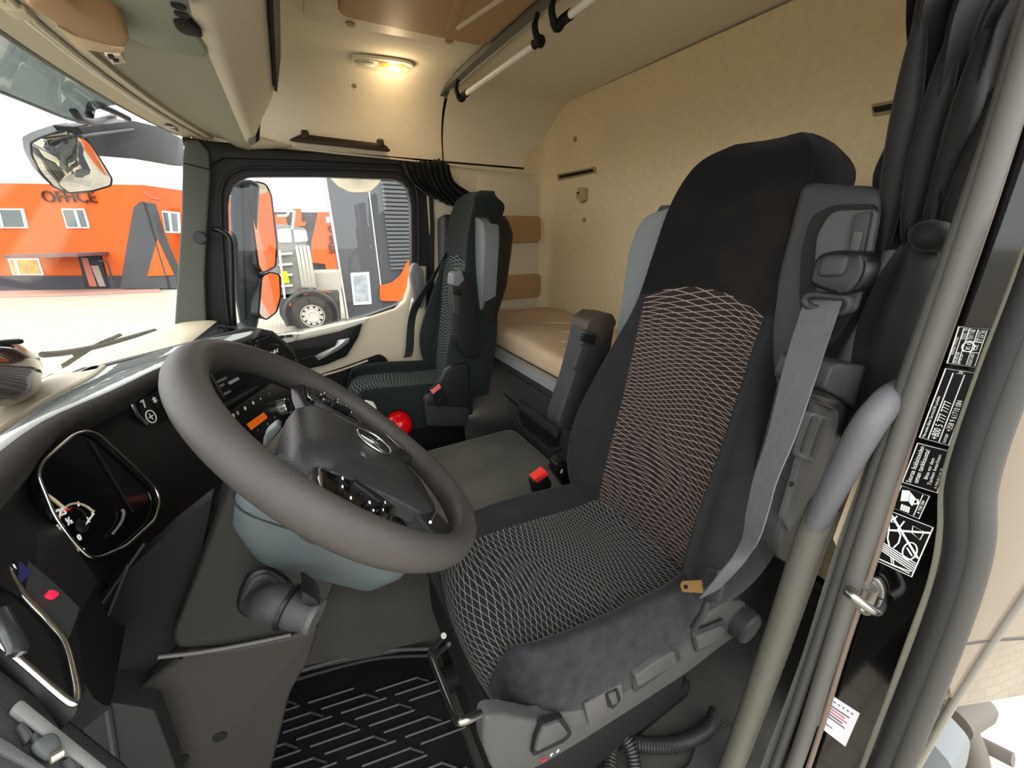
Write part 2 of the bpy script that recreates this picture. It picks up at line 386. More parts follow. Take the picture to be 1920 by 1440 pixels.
# ---- bunk
t = thing('bunk_base', 'dark bunk base locker with an aluminium top edge under the mattress', 'bunk', (1.15, 1.3, ZF))
XB = .86
slab('front_panel', [V(XB, .40, ZF+.02), V(XB, 2.17, ZF+.02), V(XB, 2.17, .775), V(XB, .40, .775)], (.02, 0, 0), DGREY, t, bev=.004)
box('deck', (1.15, 1.25, .79), (.56, 1.6, .02), DGREY, t, r=.004)
strip('aluminium_edge', [V(XB-.004, .40, .80), V(XB-.004, 2.17, .80)], (0, 0, .048), (.03, 0, 0), mat('bunk_edge_aluminium', '#b9bcbc', .45, metal=.6), t, bev=.006)
d = slab('locker_lid', [V(XB-.012, 1.0, .40), V(XB-.012, 1.60, .40), V(XB-.012, 1.60, .745), V(XB-.012, 1.0, .745)], (.012, 0, 0), DGREY, t, bev=.004, r=.015)
slab('handle_recess', [V(XB-.016, 1.18, .525), V(XB-.016, 1.42, .525), V(XB-.016, 1.46, .575), V(XB-.016, 1.46, .63), V(XB-.016, 1.13, .63), V(XB-.016, 1.13, .56)], (.004, 0, 0), BLKM, d, bev=0, r=.015)
slab('handle_bar', [V(XB-.03, 1.12, .60), V(XB-.03, 1.45, .60), V(XB-.03, 1.45, .645), V(XB-.03, 1.12, .645)], (.02, 0, 0), DGREY, d, bev=.006, r=.012)
tube('handle_rim', rnd([V(XB-.018, 1.10, .565), V(XB-.018, 1.17, .51), V(XB-.018, 1.43, .51), V(XB-.018, 1.475, .565)], .02)[2:-2], .006, DGREY, d, seg=6)
tube('lid_seam', [V(XB-.013, 1.62, .61), V(XB-.013, 1.48, .60)], .004, BLKM, d, seg=6)
# mattress
MATT = mat('beige_mattress_cover', '#c2a98c', .9, bump=.3, bscale=120, var=.05, vscale=7)
bm = bmesh.new(); addbox(bm, (1.155, 1.27, .875), (.57, 1.80, .105), .035, seg=4)
bmesh.ops.subdivide_edges(bm, edges=[e for e in bm.edges if e.calc_length() > .3], cuts=14, use_grid_fill=True)
for v in bm.verts:
    if v.co.z > .9: v.co.z += .012*math.sin(v.co.y*9)*math.sin(v.co.x*8)
t = thing('mattress', 'beige fitted-cover mattress on the bunk behind the seats', 'mattress', (1.155, 1.27, .82))
obj('mattress_body', bm, MATT, t, angle=60)
for (a, bq) in (((.98, 1.62), (1.2, 1.42)), ((1.0, 1.4), (1.18, 1.2)), ((.95, 1.28), (1.05, 1.05)), ((1.12, 1.75), (1.3, 1.6))):
    pth = bez([V(a[0], a[1], .925), V((a[0]+bq[0])/2+.03, (a[1]+bq[1])/2, .928), V(bq[0], bq[1], .925)], 8)
    tube('cloth_crease', pth, [.0015+.007*math.sin(math.pi*i/(len(pth)-1)) for i in range(len(pth))], MATT, t, seg=8, flat=.7)
# ---- ceiling: hatch, screw caps, lamp, rail and bars, grab handle
t = thing('roof_hatch_cover', 'brown roof hatch cover with cream frame in the ceiling', 'hatch', (.5, 1.3, 2.04))
slab('hatch_frame', [V(.18, .75, 2.043), V(.785, .75, 2.043), V(.785, 1.70, 2.043), V(.18, 1.76, 2.043)], (0, 0, .02), CREAMP, t, bev=.006, r=.05)
slab('hatch_panel', [V(.27, .75, 2.025), V(.78, .75, 2.025), V(.78, 1.62, 2.025), V(.27, 1.64, 2.025)], (0, 0, .03), TAN, t, bev=.012, r=.05)
slab('hatch_recess_rib', [V(.50, 1.05, 2.022), V(.53, 1.05, 2.022), V(.63, 1.53, 2.022), V(.60, 1.54, 2.022)], (0, 0, .01), TAN, t, bev=.004)
slab('hatch_recess_rib', [V(.72, 1.05, 2.022), V(.74, 1.05, 2.022), V(.64, 1.53, 2.022), V(.62, 1.53, 2.022)], (0, 0, .01), CREAMP, t, bev=.004)
for px, py in ((657, 47), (842, 79)):
    lathe('screw_cap', [(0, 0), (.014, 0), (.016, .004), (.016, .02)], U(px, py, z=2.038), (0, 0, 1), TAN, t, seg=14)
def cap(p, n, lab, r=.012, m=None):
    n = Vector(n); o = lathe('screw_cap', [(0, .005), (r*.8, .005), (r, .002), (r, -.006)], p, n, m or mat('cap_brown', '#8c7f68', .6), seg=14); tag(o, lab, 'screw cap', 'screw caps in the cab lining'); return o
cap(V(.385, 2.128, 1.985), (0, -.6, -.8), 'small grey-brown screw cap in the headliner left of the lit lamp')
cap(U(1042, 201, z=2.025), (0, 0, -1), 'small screw cap in the headliner above the bunk')
cap(U(1078, 261, x=XR-.004), (-1, 0, 0), 'round cap near the top of the rear wall above the slot vent')
cap(U(1095, 412, x=XR-.004), (-1, 0, 0), 'round cap on the rear wall below the hook')
# lamp
t = thing('ceiling_lamp', 'lit oblong interior lamp with clear lens in the headliner', 'lamp', (.49, 1.97, 2.04))
la, lb = V(.375, 2.005, 2.035), V(.60, 1.965, 2.035); ax = (lb-la).normalized(); sd_ = V(-ax.y, ax.x, 0)
def oval(c, hl, hw, z, n=20): return [c+ax*(hl*math.copysign(abs(math.cos(a))**.6, math.cos(a)))+sd_*(hw*math.copysign(abs(math.sin(a))**.8, math.sin(a)))+V(0, 0, z) for a in [2*math.pi*k/n for k in range(n)]]
mc = (la+lb)/2
LENS = glassmat('clear_lamp_lens', (.93, .93, .9))
loft('lamp_base', [oval(mc, .122, .045, .012), oval(mc, .122, .045, .002), oval(mc, .115, .04, 0)], mat('lamp_base_white', '#d8d0bc', .3), t)
loft('lens', [oval(mc, .115, .040, 0), oval(mc, .108, .036, -.014), oval(mc, .08, .022, -.02)], LENS, t)
BULB = mat('lit_bulb', '#ffcf80', .5, emit='#ffb04a', estr=14)
lathe('bulb', [(0, -.016), (.008, -.012), (.011, 0), (.008, .012), (0, .016)], mc+ax*.045+V(0, 0, -.010), ax, BULB, t, seg=12)
loft('reflector', [oval(mc+ax*.03, .05, .028, -.001), oval(mc+ax*.03, .04, .02, -.003)], mat('amber_reflector', '#e7b062', .2, metal=.6), t)
box('lamp_switch', mc-ax*.06+V(0, 0, -.006), (.05, .02, .008), WHITE, t, r=.002, M=axes(ax))
ld = bpy.data.lights.new('lamp_light', 'POINT'); lo = bpy.data.objects.new('lamp_light', ld); COL.objects.link(lo); ld.energy = .7; ld.color = (1, .78, .5); ld.shadow_soft_size = .03
lo.location = mc+ax*.045+V(0, 0, -.045)-V(.49, 1.97, 2.04); lo.parent = t
# rail across the ceiling with two hanging bars
t = thing('ceiling_rail', 'grey metal rail across the ceiling at the bunk edge', 'rail', (.80, 1.2, 2.0))
ra, rb = V(.785, 2.14, 1.985), V(.80, .3, 2.02)
strip('rail_profile', [ra, V(.80, 2.05, 2.012), V(.80, 1.8, 2.018), rb], (.035, 0, 0), (0, 0, .02), mat('rail_grey', '#6d6f69', .4, metal=.5), t, bev=.004)
strip('rail_lip', [ra+V(.018, 0, .0), V(.82, 2.05, 2.008), V(.82, 1.8, 2.014), rb+V(.02, 0, -.004)], (.008, 0, 0), (0, 0, .02), mat('rail_lip_grey', '#a9aaa0', .4, metal=.4), t, bev=.001)
def bar(p0, p1, lab, name='hanging_bar'):
    t = thing(name, lab, 'bar', tuple((p0+p1)/2)); d = (p1-p0).normalized()
    tube('white_tube', [p0+d*.03, p1-d*.03], .0105, mat('white_bar', '#dcd9cf', .35), t, seg=12)
    for p, s in ((p0, 1), (p1, -1)):
        tube('end_bracket', bez([p+V(-.02, 0, .055), p+V(-.03, 0, .02), p+V(-.012, 0, -.014), p+d*s*.012, p+d*s*.05], 5), [.008]*4+[.010]*4+[.012]*4+[.014]*9, BLKM, t, seg=8)
    return t
bar(U(868, 180, x=.80), U(1018, 72, x=.80), 'white tube bar with black hooked ends under the ceiling rail, nearer the passenger door')
bar(U(1050, 42, x=.80), V(.80, .55, 1.955), 'white tube bar with black hooked ends cut off by the top of the picture')
t = tag(tube('wire_loop', bez([U(1036, 20, x=.80), U(1043, 32, x=.80), U(1040, 45, x=.80), U(1034, 33, x=.80)], 5, True), .002, CHROME, seg=6, closed=True), 'small wire loop between the two ceiling bars', 'wire loop')
# grab handle above passenger door
t = thing('ceiling_grab_handle', 'dark brown folded grab handle above the passenger door window', 'grab handle', tuple(U(635, 268, y=2.18)))
HB = mat('dark_brown_plastic', '#33271f', .4)
G_ = [U(541, 262, y=2.16), U(565, 251, y=2.16), U(690, 266, y=2.16), U(722, 270, y=2.16), U(734, 284, y=2.16), U(560, 265, y=2.16)]
slab('handle_bar', G_, (0, .025, 0), HB, t, bev=.004, r=.012)
for px, py in ((572, 253), (713, 269)): box('pivot', U(px, py, y=2.175), (.03, .04, .035), HB, t, r=.008)
# rear wall fittings
def xr(px, py, d=.004): return U(px, py, x=XR-d)
def wall_vent(name, pts, lab):
    t = thing(name, lab, 'vent', tuple(sum((xr(*p) for p in pts), V(0, 0, 0))/4), 'slot vents in the rear wall')
    P = [xr(*p) for p in pts]; c = sum(P, V(0, 0, 0))/4
    slab('vent_frame', P, (.012, 0, 0), mat('vent_frame_tan', '#8f7d5d', .6), t, bev=.003, r=.006)
    slab('vent_slot', [c+(p-c)*.82*1.0+V(-.002, 0, 0) if 0 else V(XR-.0065, c.y+(p.y-c.y)*.88, c.z+(p.z-c.z)*.45) for p in P], (.004, 0, 0), BLKM, t, bev=0)
wall_vent('slot_vent', [(1044, 327), (1116, 312), (1119, 324), (1046, 339)], 'slot vent in the rear wall above the hook')
wall_vent('slot_vent', [(1633, 195), (1720, 178), (1724, 204), (1635, 219)], 'slot vent in the rear wall beside the driver curtain')
t = thing('wall_hook', 'small tan folding hook on the rear wall', 'hook', tuple(xr(1088, 366)))
slab('hook_plate', [xr(1082, 352, .02), xr(1097, 352, .02), xr(1097, 375, .02), xr(1088, 381, .02), xr(1079, 372, .02)], (.02, 0, 0), mat('hook_tan', '#a08a63', .5), t, bev=.004, r=.008)
lathe('hook_pivot', [(0, .004), (.006, .004), (.006, -.004)], xr(1084, 362, .022), (-1, 0, 0), BLKM, t, seg=10)
# ================================================================== seats
def lerp(tab, z):
    if z <= tab[0][0]: return tab[0][1]
    for (a, b), (c, d) in zip(tab, tab[1:]):
        if z <= c: return b+(d-b)*(z-a)/(c-a)
    return tab[-1][1]
XCB = [(.62, .665), (.69, .655), (.80, .668), (.91, .69), (1.10, .72), (1.255, .735), (1.40, .765), (1.48, .79), (1.54, .82), (1.565, .86)]
WB = [(.62, .215), (.68, .245), (.76, .265), (.86, .27), (.95, .262), (1.05, .235), (1.15, .20), (1.25, .175), (1.35, .158), (1.44, .152), (1.50, .140), (1.54, .112), (1.565, .07)]
BOL = [(.62, .02), (.70, .05), (.80, .08), (.90, .08), (1.0, .06), (1.1, .035), (1.2, .016), (1.3, .0), (1.6, -.004)]
DUST = mat('dusty_velour', '#232425', .95, spec=.2, bump=.6, bscale=160, var=.35, vscale=40, sheen=.08)
def seat(name, label, W, Wd, fab, fabd, netb, netc, plast, loc, driver=True):
    """W maps seat-local (x, o, z) to world; o>0 is the inboard side"""
    t = thing(name, label, 'seat', loc)
    def WP(L): return [W(*p) for p in L]
    # ---------------- backrest
    rows = []
    for z in (.62, .68, .76, .86, .95, 1.05, 1.15, 1.22, 1.285, 1.36, 1.44, 1.50, 1.54, 1.565):
        xc, w, b = lerp(XCB, z), lerp(WB, z), lerp(BOL, z); s = min(.14, w*.84); r = []
        back = .12 if z < 1.5 else (.12-(z-1.5)*1.2)
        for o, x in ((-w*.93, back+.03), (-w, back*.62), (-w*.985, .03-b*.4), (-(s+(w-s)*.62), -b), (-(s+(w-s)*.22), -b*.55), (-s, 0), (-s*.5, .012), (0, .015), (s*.5, .012), (s, 0), (s+(w-s)*.22, -b*.55), (s+(w-s)*.62, -b), (w*.985, .03-b*.4), (w, back*.62), (w*.93, back+.03)):
            k = min(1, (o/.14)**2); zz = z-.035*k*math.exp(-((z-1.26)/.07)**2)
            r.append(W(xc+x, o, zz))
        rows.append(r)
    NV = 4; NU = 4; G = crgrid(rows, NU, NV); ci, cj = 5*NV, 9*NV; rs = 8*NU
    gridmesh('backrest_centre', G, netb, t, c0=ci, c1=cj, r1=rs, label='backrest centre printed with a fine pale thread net')
    gridmesh('backrest_bolster', G, fab, t, c1=ci, r1=rs); gridmesh('backrest_bolster', G, fab, t, c0=cj, r1=rs)
    G.append([p.lerp(W(.895, 0, 1.568), .55) for p in G[-1]]); G.append([p.lerp(W(.895, 0, 1.566), .9) for p in G[-1]])
    hr = gridmesh('headrest', G, fabd, t, r0=rs)
    gridmesh('headrest_back', [[r[-1], r[-1].lerp(r[0], .5)+Wd(.02, 0, 0), r[0]] for r in G[rs:]], fabd, t)
    # shell behind
    sh = []
    for z in (.64, .72, .86, 1.0, 1.15, 1.30, 1.38, 1.43, 1.455):
        w = lerp([(.64, .19), (.72, .23), (1.0, .245), (1.3, .25), (1.40, .245), (1.455, .21)], z); xb = lerp([(.64, .76), (1.0, .80), (1.3, .84), (1.46, .86)], z); d = lerp([(.64, .03), (.95, .05), (1.1, .10), (1.40, .11), (1.455, .08)], z)
        sh.append([W(xb-.03, -w, z), W(xb+.02, -w-.004, z), W(xb+d-.03, -w+.01, z), W(xb+d, -w+.05, z), W(xb+d+.01, 0, z), W(xb+d, w-.05, z), W(xb+d-.03, w-.01, z), W(xb+.02, w+.004, z), W(xb-.03, w, z), W(xb-.02, w-.06, z), W(xb-.01, 0, z), W(xb-.02, -w+.06, z)])
    loft('back_shell', sh, plast[1], t)
    # inboard wing cushion (grey) beside the headrest
    wing = rnd(WP([(.765, .115, .98), (.765, .205, 1.0), (.765, .252, 1.10), (.785, .258, 1.36), (.795, .235, 1.43), (.795, .125, 1.455)]), [.01, .03, .04, .03, .035, .01])
    slab('side_wing', wing, Wd(.07, 0, 0), plast[2], t, bev=.012, seg=3, label='smooth grey wing beside the headrest')
    # outboard wing with belt guide
    wg = thing_part = slab('belt_wing', rnd(WP([(.722, -.165, 1.0), (.72, -.20, .98), (.728, -.235, 1.08), (.745, -.258, 1.30), (.755, -.258, 1.455), (.755, -.138, 1.472), (.745, -.142, 1.30)]), [.01, .03, .04, .01, .03, .02, .05]), Wd(.12, 0, 0), plast[1], t, bev=.016, seg=3, label='dark grey shoulder housing of the belt')
    if driver:
        q = lambda px, py, x=.755: U(px, py, x=x-.034)
        slab('guide_recess', rnd([q(1498, 560, .757), q(1502, 470, .762), q(1520, 405, .768), q(1560, 384, .772), q(1645, 382, .774), q(1632, 470, .766), q(1590, 600, .748), q(1560, 650, .742), q(1508, 610, .748)], .012), (.006, 0, 0), BLKM, wg, bev=0)
        slab('guide_plate', rnd([q(1524, 520, .752), q(1530, 440, .757), q(1558, 395, .762), q(1648, 392, .764), q(1630, 490, .757), q(1600, 590, .745), q(1540, 590, .745)], .012), (.01, 0, 0), GREYP, wg, bev=.003)
        sl = slab('height_slot', rnd([q(1589, 478, .748), q(1598, 402, .754), q(1634, 394, .756), q(1616, 486, .748)], .006), (.008, 0, 0), DGREY, wg, bev=.002)
        slab('height_mark', rnd([q(1592, 475, .744), q(1600, 434, .748), q(1618, 434, .748), q(1608, 480, .744)], .003), (.004, 0, 0), GREYP, sl, bev=.001)
        gl = slab('belt_guide_cap', rnd([q(1512, 535, .70), q(1528, 480, .705), q(1560, 469, .708), q(1620, 474, .708), q(1622, 510, .706), q(1600, 545, .70), q(1575, 556, .698)], .014), (.05, 0, 0), BLKS, wg, bev=.012, seg=3)
        slab('cap_button', rnd([q(1526, 520, .6965), q(1540, 478, .702), q(1594, 478, .702), q(1580, 520, .6965)], .010), (.012, 0, 0), DGREY, gl, bev=.006, seg=3)
        tube('belt_ring', rnd([q(1506, 562, .712), q(1520, 552, .712), q(1590, 558, .712), q(1594, 575, .712), q(1580, 587, .712), q(1515, 575, .712)], .008, 4), .0055, DGREY, wg, seg=8, closed=True)
    # ---------------- cushion
    rows = []
    for x, zt, fr in ((.170, .565, .55), (.156, .60, .7), (.158, .65, .85), (.186, .69, .95), (.24, .702, 1), (.33, .700, 1), (.45, .688, 1), (.55, .676, 1), (.63, .675, .9), (.68, .69, .6), (.71, .70, .3)):
        b = .045*fr if x > .16 else .0; wo = lerp([(.15, .178), (.19, .195), (.25, .215), (.35, .228), (.55, .228), (.70, .21)], x); r = []; k = 1
        zb = .525 if x > .172 else zt-.01
        for o, dz in ((-wo*k*.95, None), (-wo*k, -.09), (-wo*k*.98, -.022), (-(wo-.028), b), (-(wo-.058), b*.85), (-.148, 0), (-.075, -.008), (0, -.01), (.075, -.008), (.148, 0), (wo-.058, b*.85), (wo-.028, b), (wo*k*.98, -.022), (wo*k, -.09), (wo*k*.95, None)):
            dzv = (zb-zt) if dz is None else (dz if zt > .62 else dz*.35)
            fx = .012+(.03*(abs(o)/.2)**2.5 if x < .2 else 0)
            r.append(W(x+fx, o, max(zt+dzv, .52)))
        rows.append(r)
    G = crgrid(rows, NU, NV)
    gridmesh('seat_cushion_centre', G, netc, t, c0=ci, c1=cj, label='cushion centre printed with a fine pale thread net')
    gridmesh('seat_cushion_bolster', G, DUST if driver else fab, t, c1=ci); gridmesh('seat_cushion_bolster', G, fab, t, c0=cj)
    box('cushion_pan', W(.44, 0, .545), (.50, .40, .05), BLKM, t, r=.02)
    # ---------------- suspension base
    box('suspension_base', W(.47, 0, .36), (.50, .38 if driver else .24, .30), BLKM, t, r=.04)
    box('floor_rail', W(.45, .16, ZF+.03), (.60, .05, .06), BLKM, t, r=.01); box('floor_rail', W(.45, -.16, ZF+.03), (.60, .05, .06), BLKM, t, r=.01)
    # ---------------- armrests folded up
    def armrest(o, sgn, pts, th):
        P = rnd(WP([(x, o, z) for x, z in pts]), [.03, .03, .04, .05, .06, .05][:len(pts)])
        a = slab('armrest', P, Wd(0, th*sgn, 0), plast[1], t, bev=.014, seg=3); return a
    return t, G, armrest
Wdr = lambda x, o, z: V(x, .53+o, z)
LD = (.45, .53, ZF)
ds, Gd, arm = seat('driver_chair', 'black driver seat with net-patterned centre and tall headrest in the foreground', Wdr, lambda a, b, c: V(a, b, c), FAB, FABD, NETB, NETC, (GREYP, DGREY, LGREY), LD)
# --- outboard armrest (door side), folded up beside the backrest
ya = .235
a_ = lambda px, py, y=ya: U(px, py, y=y)
ar = slab('armrest', rnd([a_(1500, 1072), a_(1456, 1045), a_(1458, 1000), a_(1506, 870), a_(1548, 730), a_(1566, 684), a_(1625, 688), a_(1638, 712), a_(1600, 830), a_(1560, 930), a_(1510, 1050)], [.02, .03, .02, .03, .03, .02, .02, .02, .03, .03, .02]), (0, .065, 0), DGREY, ds, bev=.014, seg=3, label='padded outboard armrest folded upright')
slab('armrest_pad', rnd([a_(1545, 732, .226), a_(1567, 682, .226), a_(1628, 686, .226), a_(1640, 714, .226), a_(1618, 775, .226), a_(1580, 748, .226)], .012), (0, .07, 0), DGREY, ar, bev=.012, seg=3)
slab('armrest_plate', rnd([a_(1470, 975, .229), a_(1496, 890, .229), a_(1536, 748, .229), a_(1572, 756, .229), a_(1575, 790, .229), a_(1540, 900, .229), a_(1480, 1000, .229)], .010), (0, .01, 0), GREYP, ar, bev=.003)
lv = slab('tilt_wheel', rnd([a_(1500, 860, .222), a_(1528, 774, .222), a_(1562, 783, .222), a_(1545, 830, .222), a_(1528, 872, .222)], .010), (0, .012, 0), GREYP, ar, bev=.006, seg=3)
for d0 in (0, 20): slab('finger_groove', rnd([a_(1504+d0*.8, 850+d0*.3, .2205), a_(1528+d0*.8, 780+d0*.3, .2205), a_(1538+d0*.8, 783+d0*.3, .2205), a_(1514+d0*.8, 853+d0*.3, .2205)], .006), (0, .003, 0), DGREY, lv, bev=.001)
lathe('screw_hole', [(0, .002), (.004, .002), (.004, -.002)], a_(1484, 908, .2285), (0, -1, 0), BLKM, ar, seg=10)
slab('armrest_latch', rnd([a_(1516, 748, .222), a_(1522, 738, .222), a_(1575, 752, .222), a_(1572, 772, .222)], .004), (0, .008, 0), BLKS, ar, bev=.002)
# --- inboard armrest, seen over the backrest edge
yi = .835
i_ = lambda px, py, y=yi: U(px, py, y=y)
ai = slab('armrest', rnd([i_(1042, 800), i_(1075, 700), i_(1098, 610), i_(1118, 588), i_(1148, 590), i_(1156, 608), i_(1140, 700), i_(1100, 820)], [.03, .03, .03, .02, .015, .015, .03, .03]), (0, .06, 0), DGREY, ds, bev=.012, seg=3, label='inboard armrest folded upright')
slab('armrest_pad', rnd([i_(1098, 622, .828), i_(1104, 600, .828), i_(1122, 587, .828), i_(1150, 589, .828), i_(1157, 606, .828), i_(1130, 650, .828), i_(1122, 628, .828)], .008), (0, .07, 0), mat('brown_black_pad', '#3a332c', .45), ai, bev=.01, seg=3)
slab('armrest_latch', rnd([i_(1092, 640, .826), i_(1094, 626, .826), i_(1118, 630, .826), i_(1116, 648, .826)], .004), (0, .012, 0), BLKS, ai, bev=.003)
slab('tilt_wheel', rnd([i_(1076, 692, .824), i_(1092, 648, .824), i_(1112, 650, .824), i_(1092, 698, .824)], .005), (0, .014, 0), DGREY, ai, bev=.004)
# --- console on the door side of the cushion
yc = .308
c_ = lambda px, py, y=yc: U(px, py, y=y)
con = slab('seat_console', rnd([c_(908, 1345), c_(945, 1342), c_(1010, 1354), c_(1090, 1330), c_(1180, 1280), c_(1250, 1222), c_(1300, 1172), c_(1368, 1125), c_(1400, 1130), c_(1405, 1175), c_(1350, 1215), c_(1290, 1262), c_(1190, 1328), c_(1090, 1392), c_(1010, 1440), c_(960, 1458), c_(925, 1450), c_(905, 1400)], [.02, .01, .02, .02, .02, .02, .02, .01, .02, .02, .01, .01, .01, .01, .02, .02, .02, .02]), (0, .025, 0), GREYP, ds, bev=.008, seg=3, label='grey plastic seat console with adjustment controls')
slab('button_frame', rnd([c_(998, 1420, 0.3000), c_(1003, 1388, 0.3000), c_(1015, 1358, 0.3000), c_(1055, 1345, 0.3000), c_(1074, 1376, 0.3000), c_(1060, 1392, 0.3000)], .008), (0, .01, 0), BLKM, con, bev=.001)
slab('air_button', rnd([c_(1004, 1412, 0.2950), c_(1010, 1386, 0.2950), c_(1020, 1366, 0.2950), c_(1050, 1354, 0.2950), c_(1066, 1376, 0.2950), c_(1056, 1386, 0.2950)], .006), (0, .01, 0), GREYP, con, bev=.003)
slab('toggle_plate', rnd([c_(1096, 1322, 0.3010), c_(1134, 1300, 0.3010), c_(1166, 1282, 0.3010), c_(1170, 1320, 0.3010), c_(1140, 1345, 0.3010), c_(1106, 1362, 0.3010)], .006), (0, .004, 0), mat('console_plate', '#454443', .5), con, bev=.001)
slab('toggle_slot', rnd([c_(1135, 1302, 0.2995), c_(1158, 1290, 0.2995), c_(1165, 1312, 0.2995), c_(1150, 1330, 0.2995), c_(1140, 1326, 0.2995)], .006), (0, .004, 0), BLKM, con, bev=.0)
slab('toggle', rnd([c_(1141, 1304, 0.2960), c_(1155, 1297, 0.2960), c_(1159, 1318, 0.2960), c_(1149, 1324, 0.2960)], .005), (0, .005, 0), GREYP, con, bev=.002)
for P in ([(1185, 1272), (1190, 1300), (1278, 1238), (1270, 1206), (1240, 1224)], [(1301, 1190), (1306, 1225), (1340, 1206), (1366, 1176), (1358, 1162)]):
    slab('paddle_recess', rnd([c_(*p, 0.3005) for p in P], .006), (0, .004, 0), DGREY, con, bev=.001)
    cx = sum(p[0] for p in P)/len(P); cy = sum(p[1] for p in P)/len(P)
    slab('adjust_paddle', rnd([c_(cx+(px-cx)*.86, cy+(py-cy)*.72+4, 0.2900) for px, py in P], .008), (0, .012, 0), GREYP, con, bev=.006, seg=3)
lathe('lumbar_knob', [(0, .03), (.034, .03), (.040, .024), (.042, 0), (.042, -.02)], c_(1388, 1164, 0.3040), (0, -1, 0), DGREY, con, seg=28)
text('console_mark', '↑ ↓', c_(1040, 1412, 0.2985), c_(1065, 1395, 0.2985)-c_(1015, 1428, 0.2985), (0, 0, 1), .012, WHITE, con)
box('console_red_mark', c_(1020, 1425, 0.3000), (.008, .003, .006), RED, con, r=.001)
slab('front_skirt', rnd([V(.165, .33, .45), V(.165, .33, .57), V(.165, .75, .57), V(.165, .75, .45)], .02), (.03, 0, 0), BLKM, ds, bev=.006)
slab('belt_bracket', rnd([c_(1290, 1190, .33), c_(1330, 1110, .33), c_(1400, 1060, .33), c_(1450, 1085, .37), c_(1400, 1160, .37)], .02), (0, .06, 0), BLK, ds, bev=.006)
# --- metal release loop at the cushion front
tube('release_loop', bez([U(832, 1192, x=.10), U(808, 1220, x=.085), U(812, 1240, x=.08), U(850, 1335, x=.075), U(866, 1352, x=.075), U(900, 1338, x=.10)], 6), .0045, mat('loop_steel', '#8b8a86', .3, metal=1), ds, seg=8)
tube('release_loop', bez([U(842, 1208, x=.10), U(818, 1232, x=.092), U(820, 1262, x=.085), U(838, 1310, x=.085)], 6), .003, mat('loop_black', '#222222', .4), ds, seg=8)
slab('slide_bar', [V(.168, .34, .555), V(.168, .78, .555), V(.168, .78, .58), V(.168, .34, .58)], (.02, 0, 0), BLK, ds, bev=.003)
# --- belt webbing: ring -> tongue
def ribbon(name, path, wid, th, m, parent):
    """flat band: path points with a width vector each"""
    P = bez(path, 8); Wv = bez(wid, 8); bm = bmesh.new(); rg = []
    for i, (p, a) in enumerate(zip(P, Wv)):
        tg = (P[min(i+1, len(P)-1)]-P[max(i-1, 0)]).normalized(); n = tg.cross(a).normalized()*th/2
        rg.append([bm.verts.new(p-a/2-n), bm.verts.new(p+a/2-n), bm.verts.new(p+a/2+n), bm.verts.new(p-a/2+n)])
    for A, B in zip(rg, rg[1:]):
        for k in range(4): bm.faces.new((A[k], A[(k+1) % 4], B[(k+1) % 4], B[k]))
    bm.faces.new(rg[0][::-1]); bm.faces.new(rg[-1]); return obj(name, bm, m, parent, angle=40)
WEB = mat('grey_belt_webbing', '#525255', .6, bump=.6, bscale=400, var=.06, vscale=50)
bl = [(1510, 560, 1580, 562, .69), (1484, 640, 1552, 642, .64), (1467, 700, 1532, 702, .60), (1440, 816, 1492, 818, .54), (1413, 900, 1457, 902, .52), (1400, 960, 1440, 962, .515), (1388, 1020, 1418, 1022, .515), (1356, 1074, 1366, 1082, .53), (1326, 1112, 1330, 1116, .55)]
pp, ww = [], []
for x0, y0, x1, y1, X in bl:
    A, B = U(x0, y0, x=X), U(x1, y1, x=X-.012); pp.append((A+B)/2); ww.append(B-A)
ww[-2] = V(.036, -.010, .006); ww[-1] = V(.04, -.006, .004)
rb_ = ribbon('seat_belt', pp, ww, .002, WEB, ds)
slab('belt_tongue', rnd([U(1315, 1092, x=.56), U(1322, 1064, x=.56), U(1345, 1072, x=.56), U(1352, 1108, x=.56), U(1345, 1132, x=.56), U(1322, 1124, x=.56)], .005), (.012, 0, 0), DGREY, rb_, bev=.003)
slab('tongue_plate', rnd([U(1275, 1098, x=.562), U(1278, 1090, x=.562), U(1316, 1088, x=.562), U(1318, 1112, x=.562), U(1280, 1110, x=.562)], .003), (.003, 0, 0), mat('brass_tongue', '#c79a63', .35, metal=.7), rb_, bev=0)
slab('tongue_slot', [U(1282, 1097, x=.561), U(1289, 1097, x=.561), U(1289, 1104, x=.561), U(1282, 1104, x=.561)], (.002, 0, 0), BLKM, rb_, bev=0)
tube('belt_anchor', bez([U(1328, 1124, x=.57), U(1318, 1150, x=.57), U(1308, 1165, x=.575), U(1300, 1178, x=.58)], 5), .007, DGREY, ds, seg=8)
# --- inboard buckle and heater switch stalk
bk = slab('belt_buckle', rnd([U(1000, 905, y=.84), U(1022, 886, y=.84), U(1035, 905, y=.84), U(1030, 935, y=.84), U(1005, 930, y=.84)], .006), (0, .03, 0), BLK, ds, bev=.003)
slab('buckle_button', rnd([U(1001, 900, y=.835), U(1024, 883, y=.835), U(1030, 890, y=.835), U(1008, 906, y=.835)], .003), (0, .03, 0), mat('buckle_red', '#d8322c', .4), bk, bev=.003)
st = slab('switch_stalk', rnd([U(1042, 888, y=.82), U(1044, 872, y=.82), U(1056, 862, y=.82), U(1070, 872, y=.82), U(1074, 915, y=.82), U(1064, 920, y=.82)], .006), (0, .04, 0), BLKS, ds, bev=.004)
text('switch_mark', '8', U(1053, 884, y=.8185), (1, 0, -.2), (0, 0, 1), .02, WHITE, st)

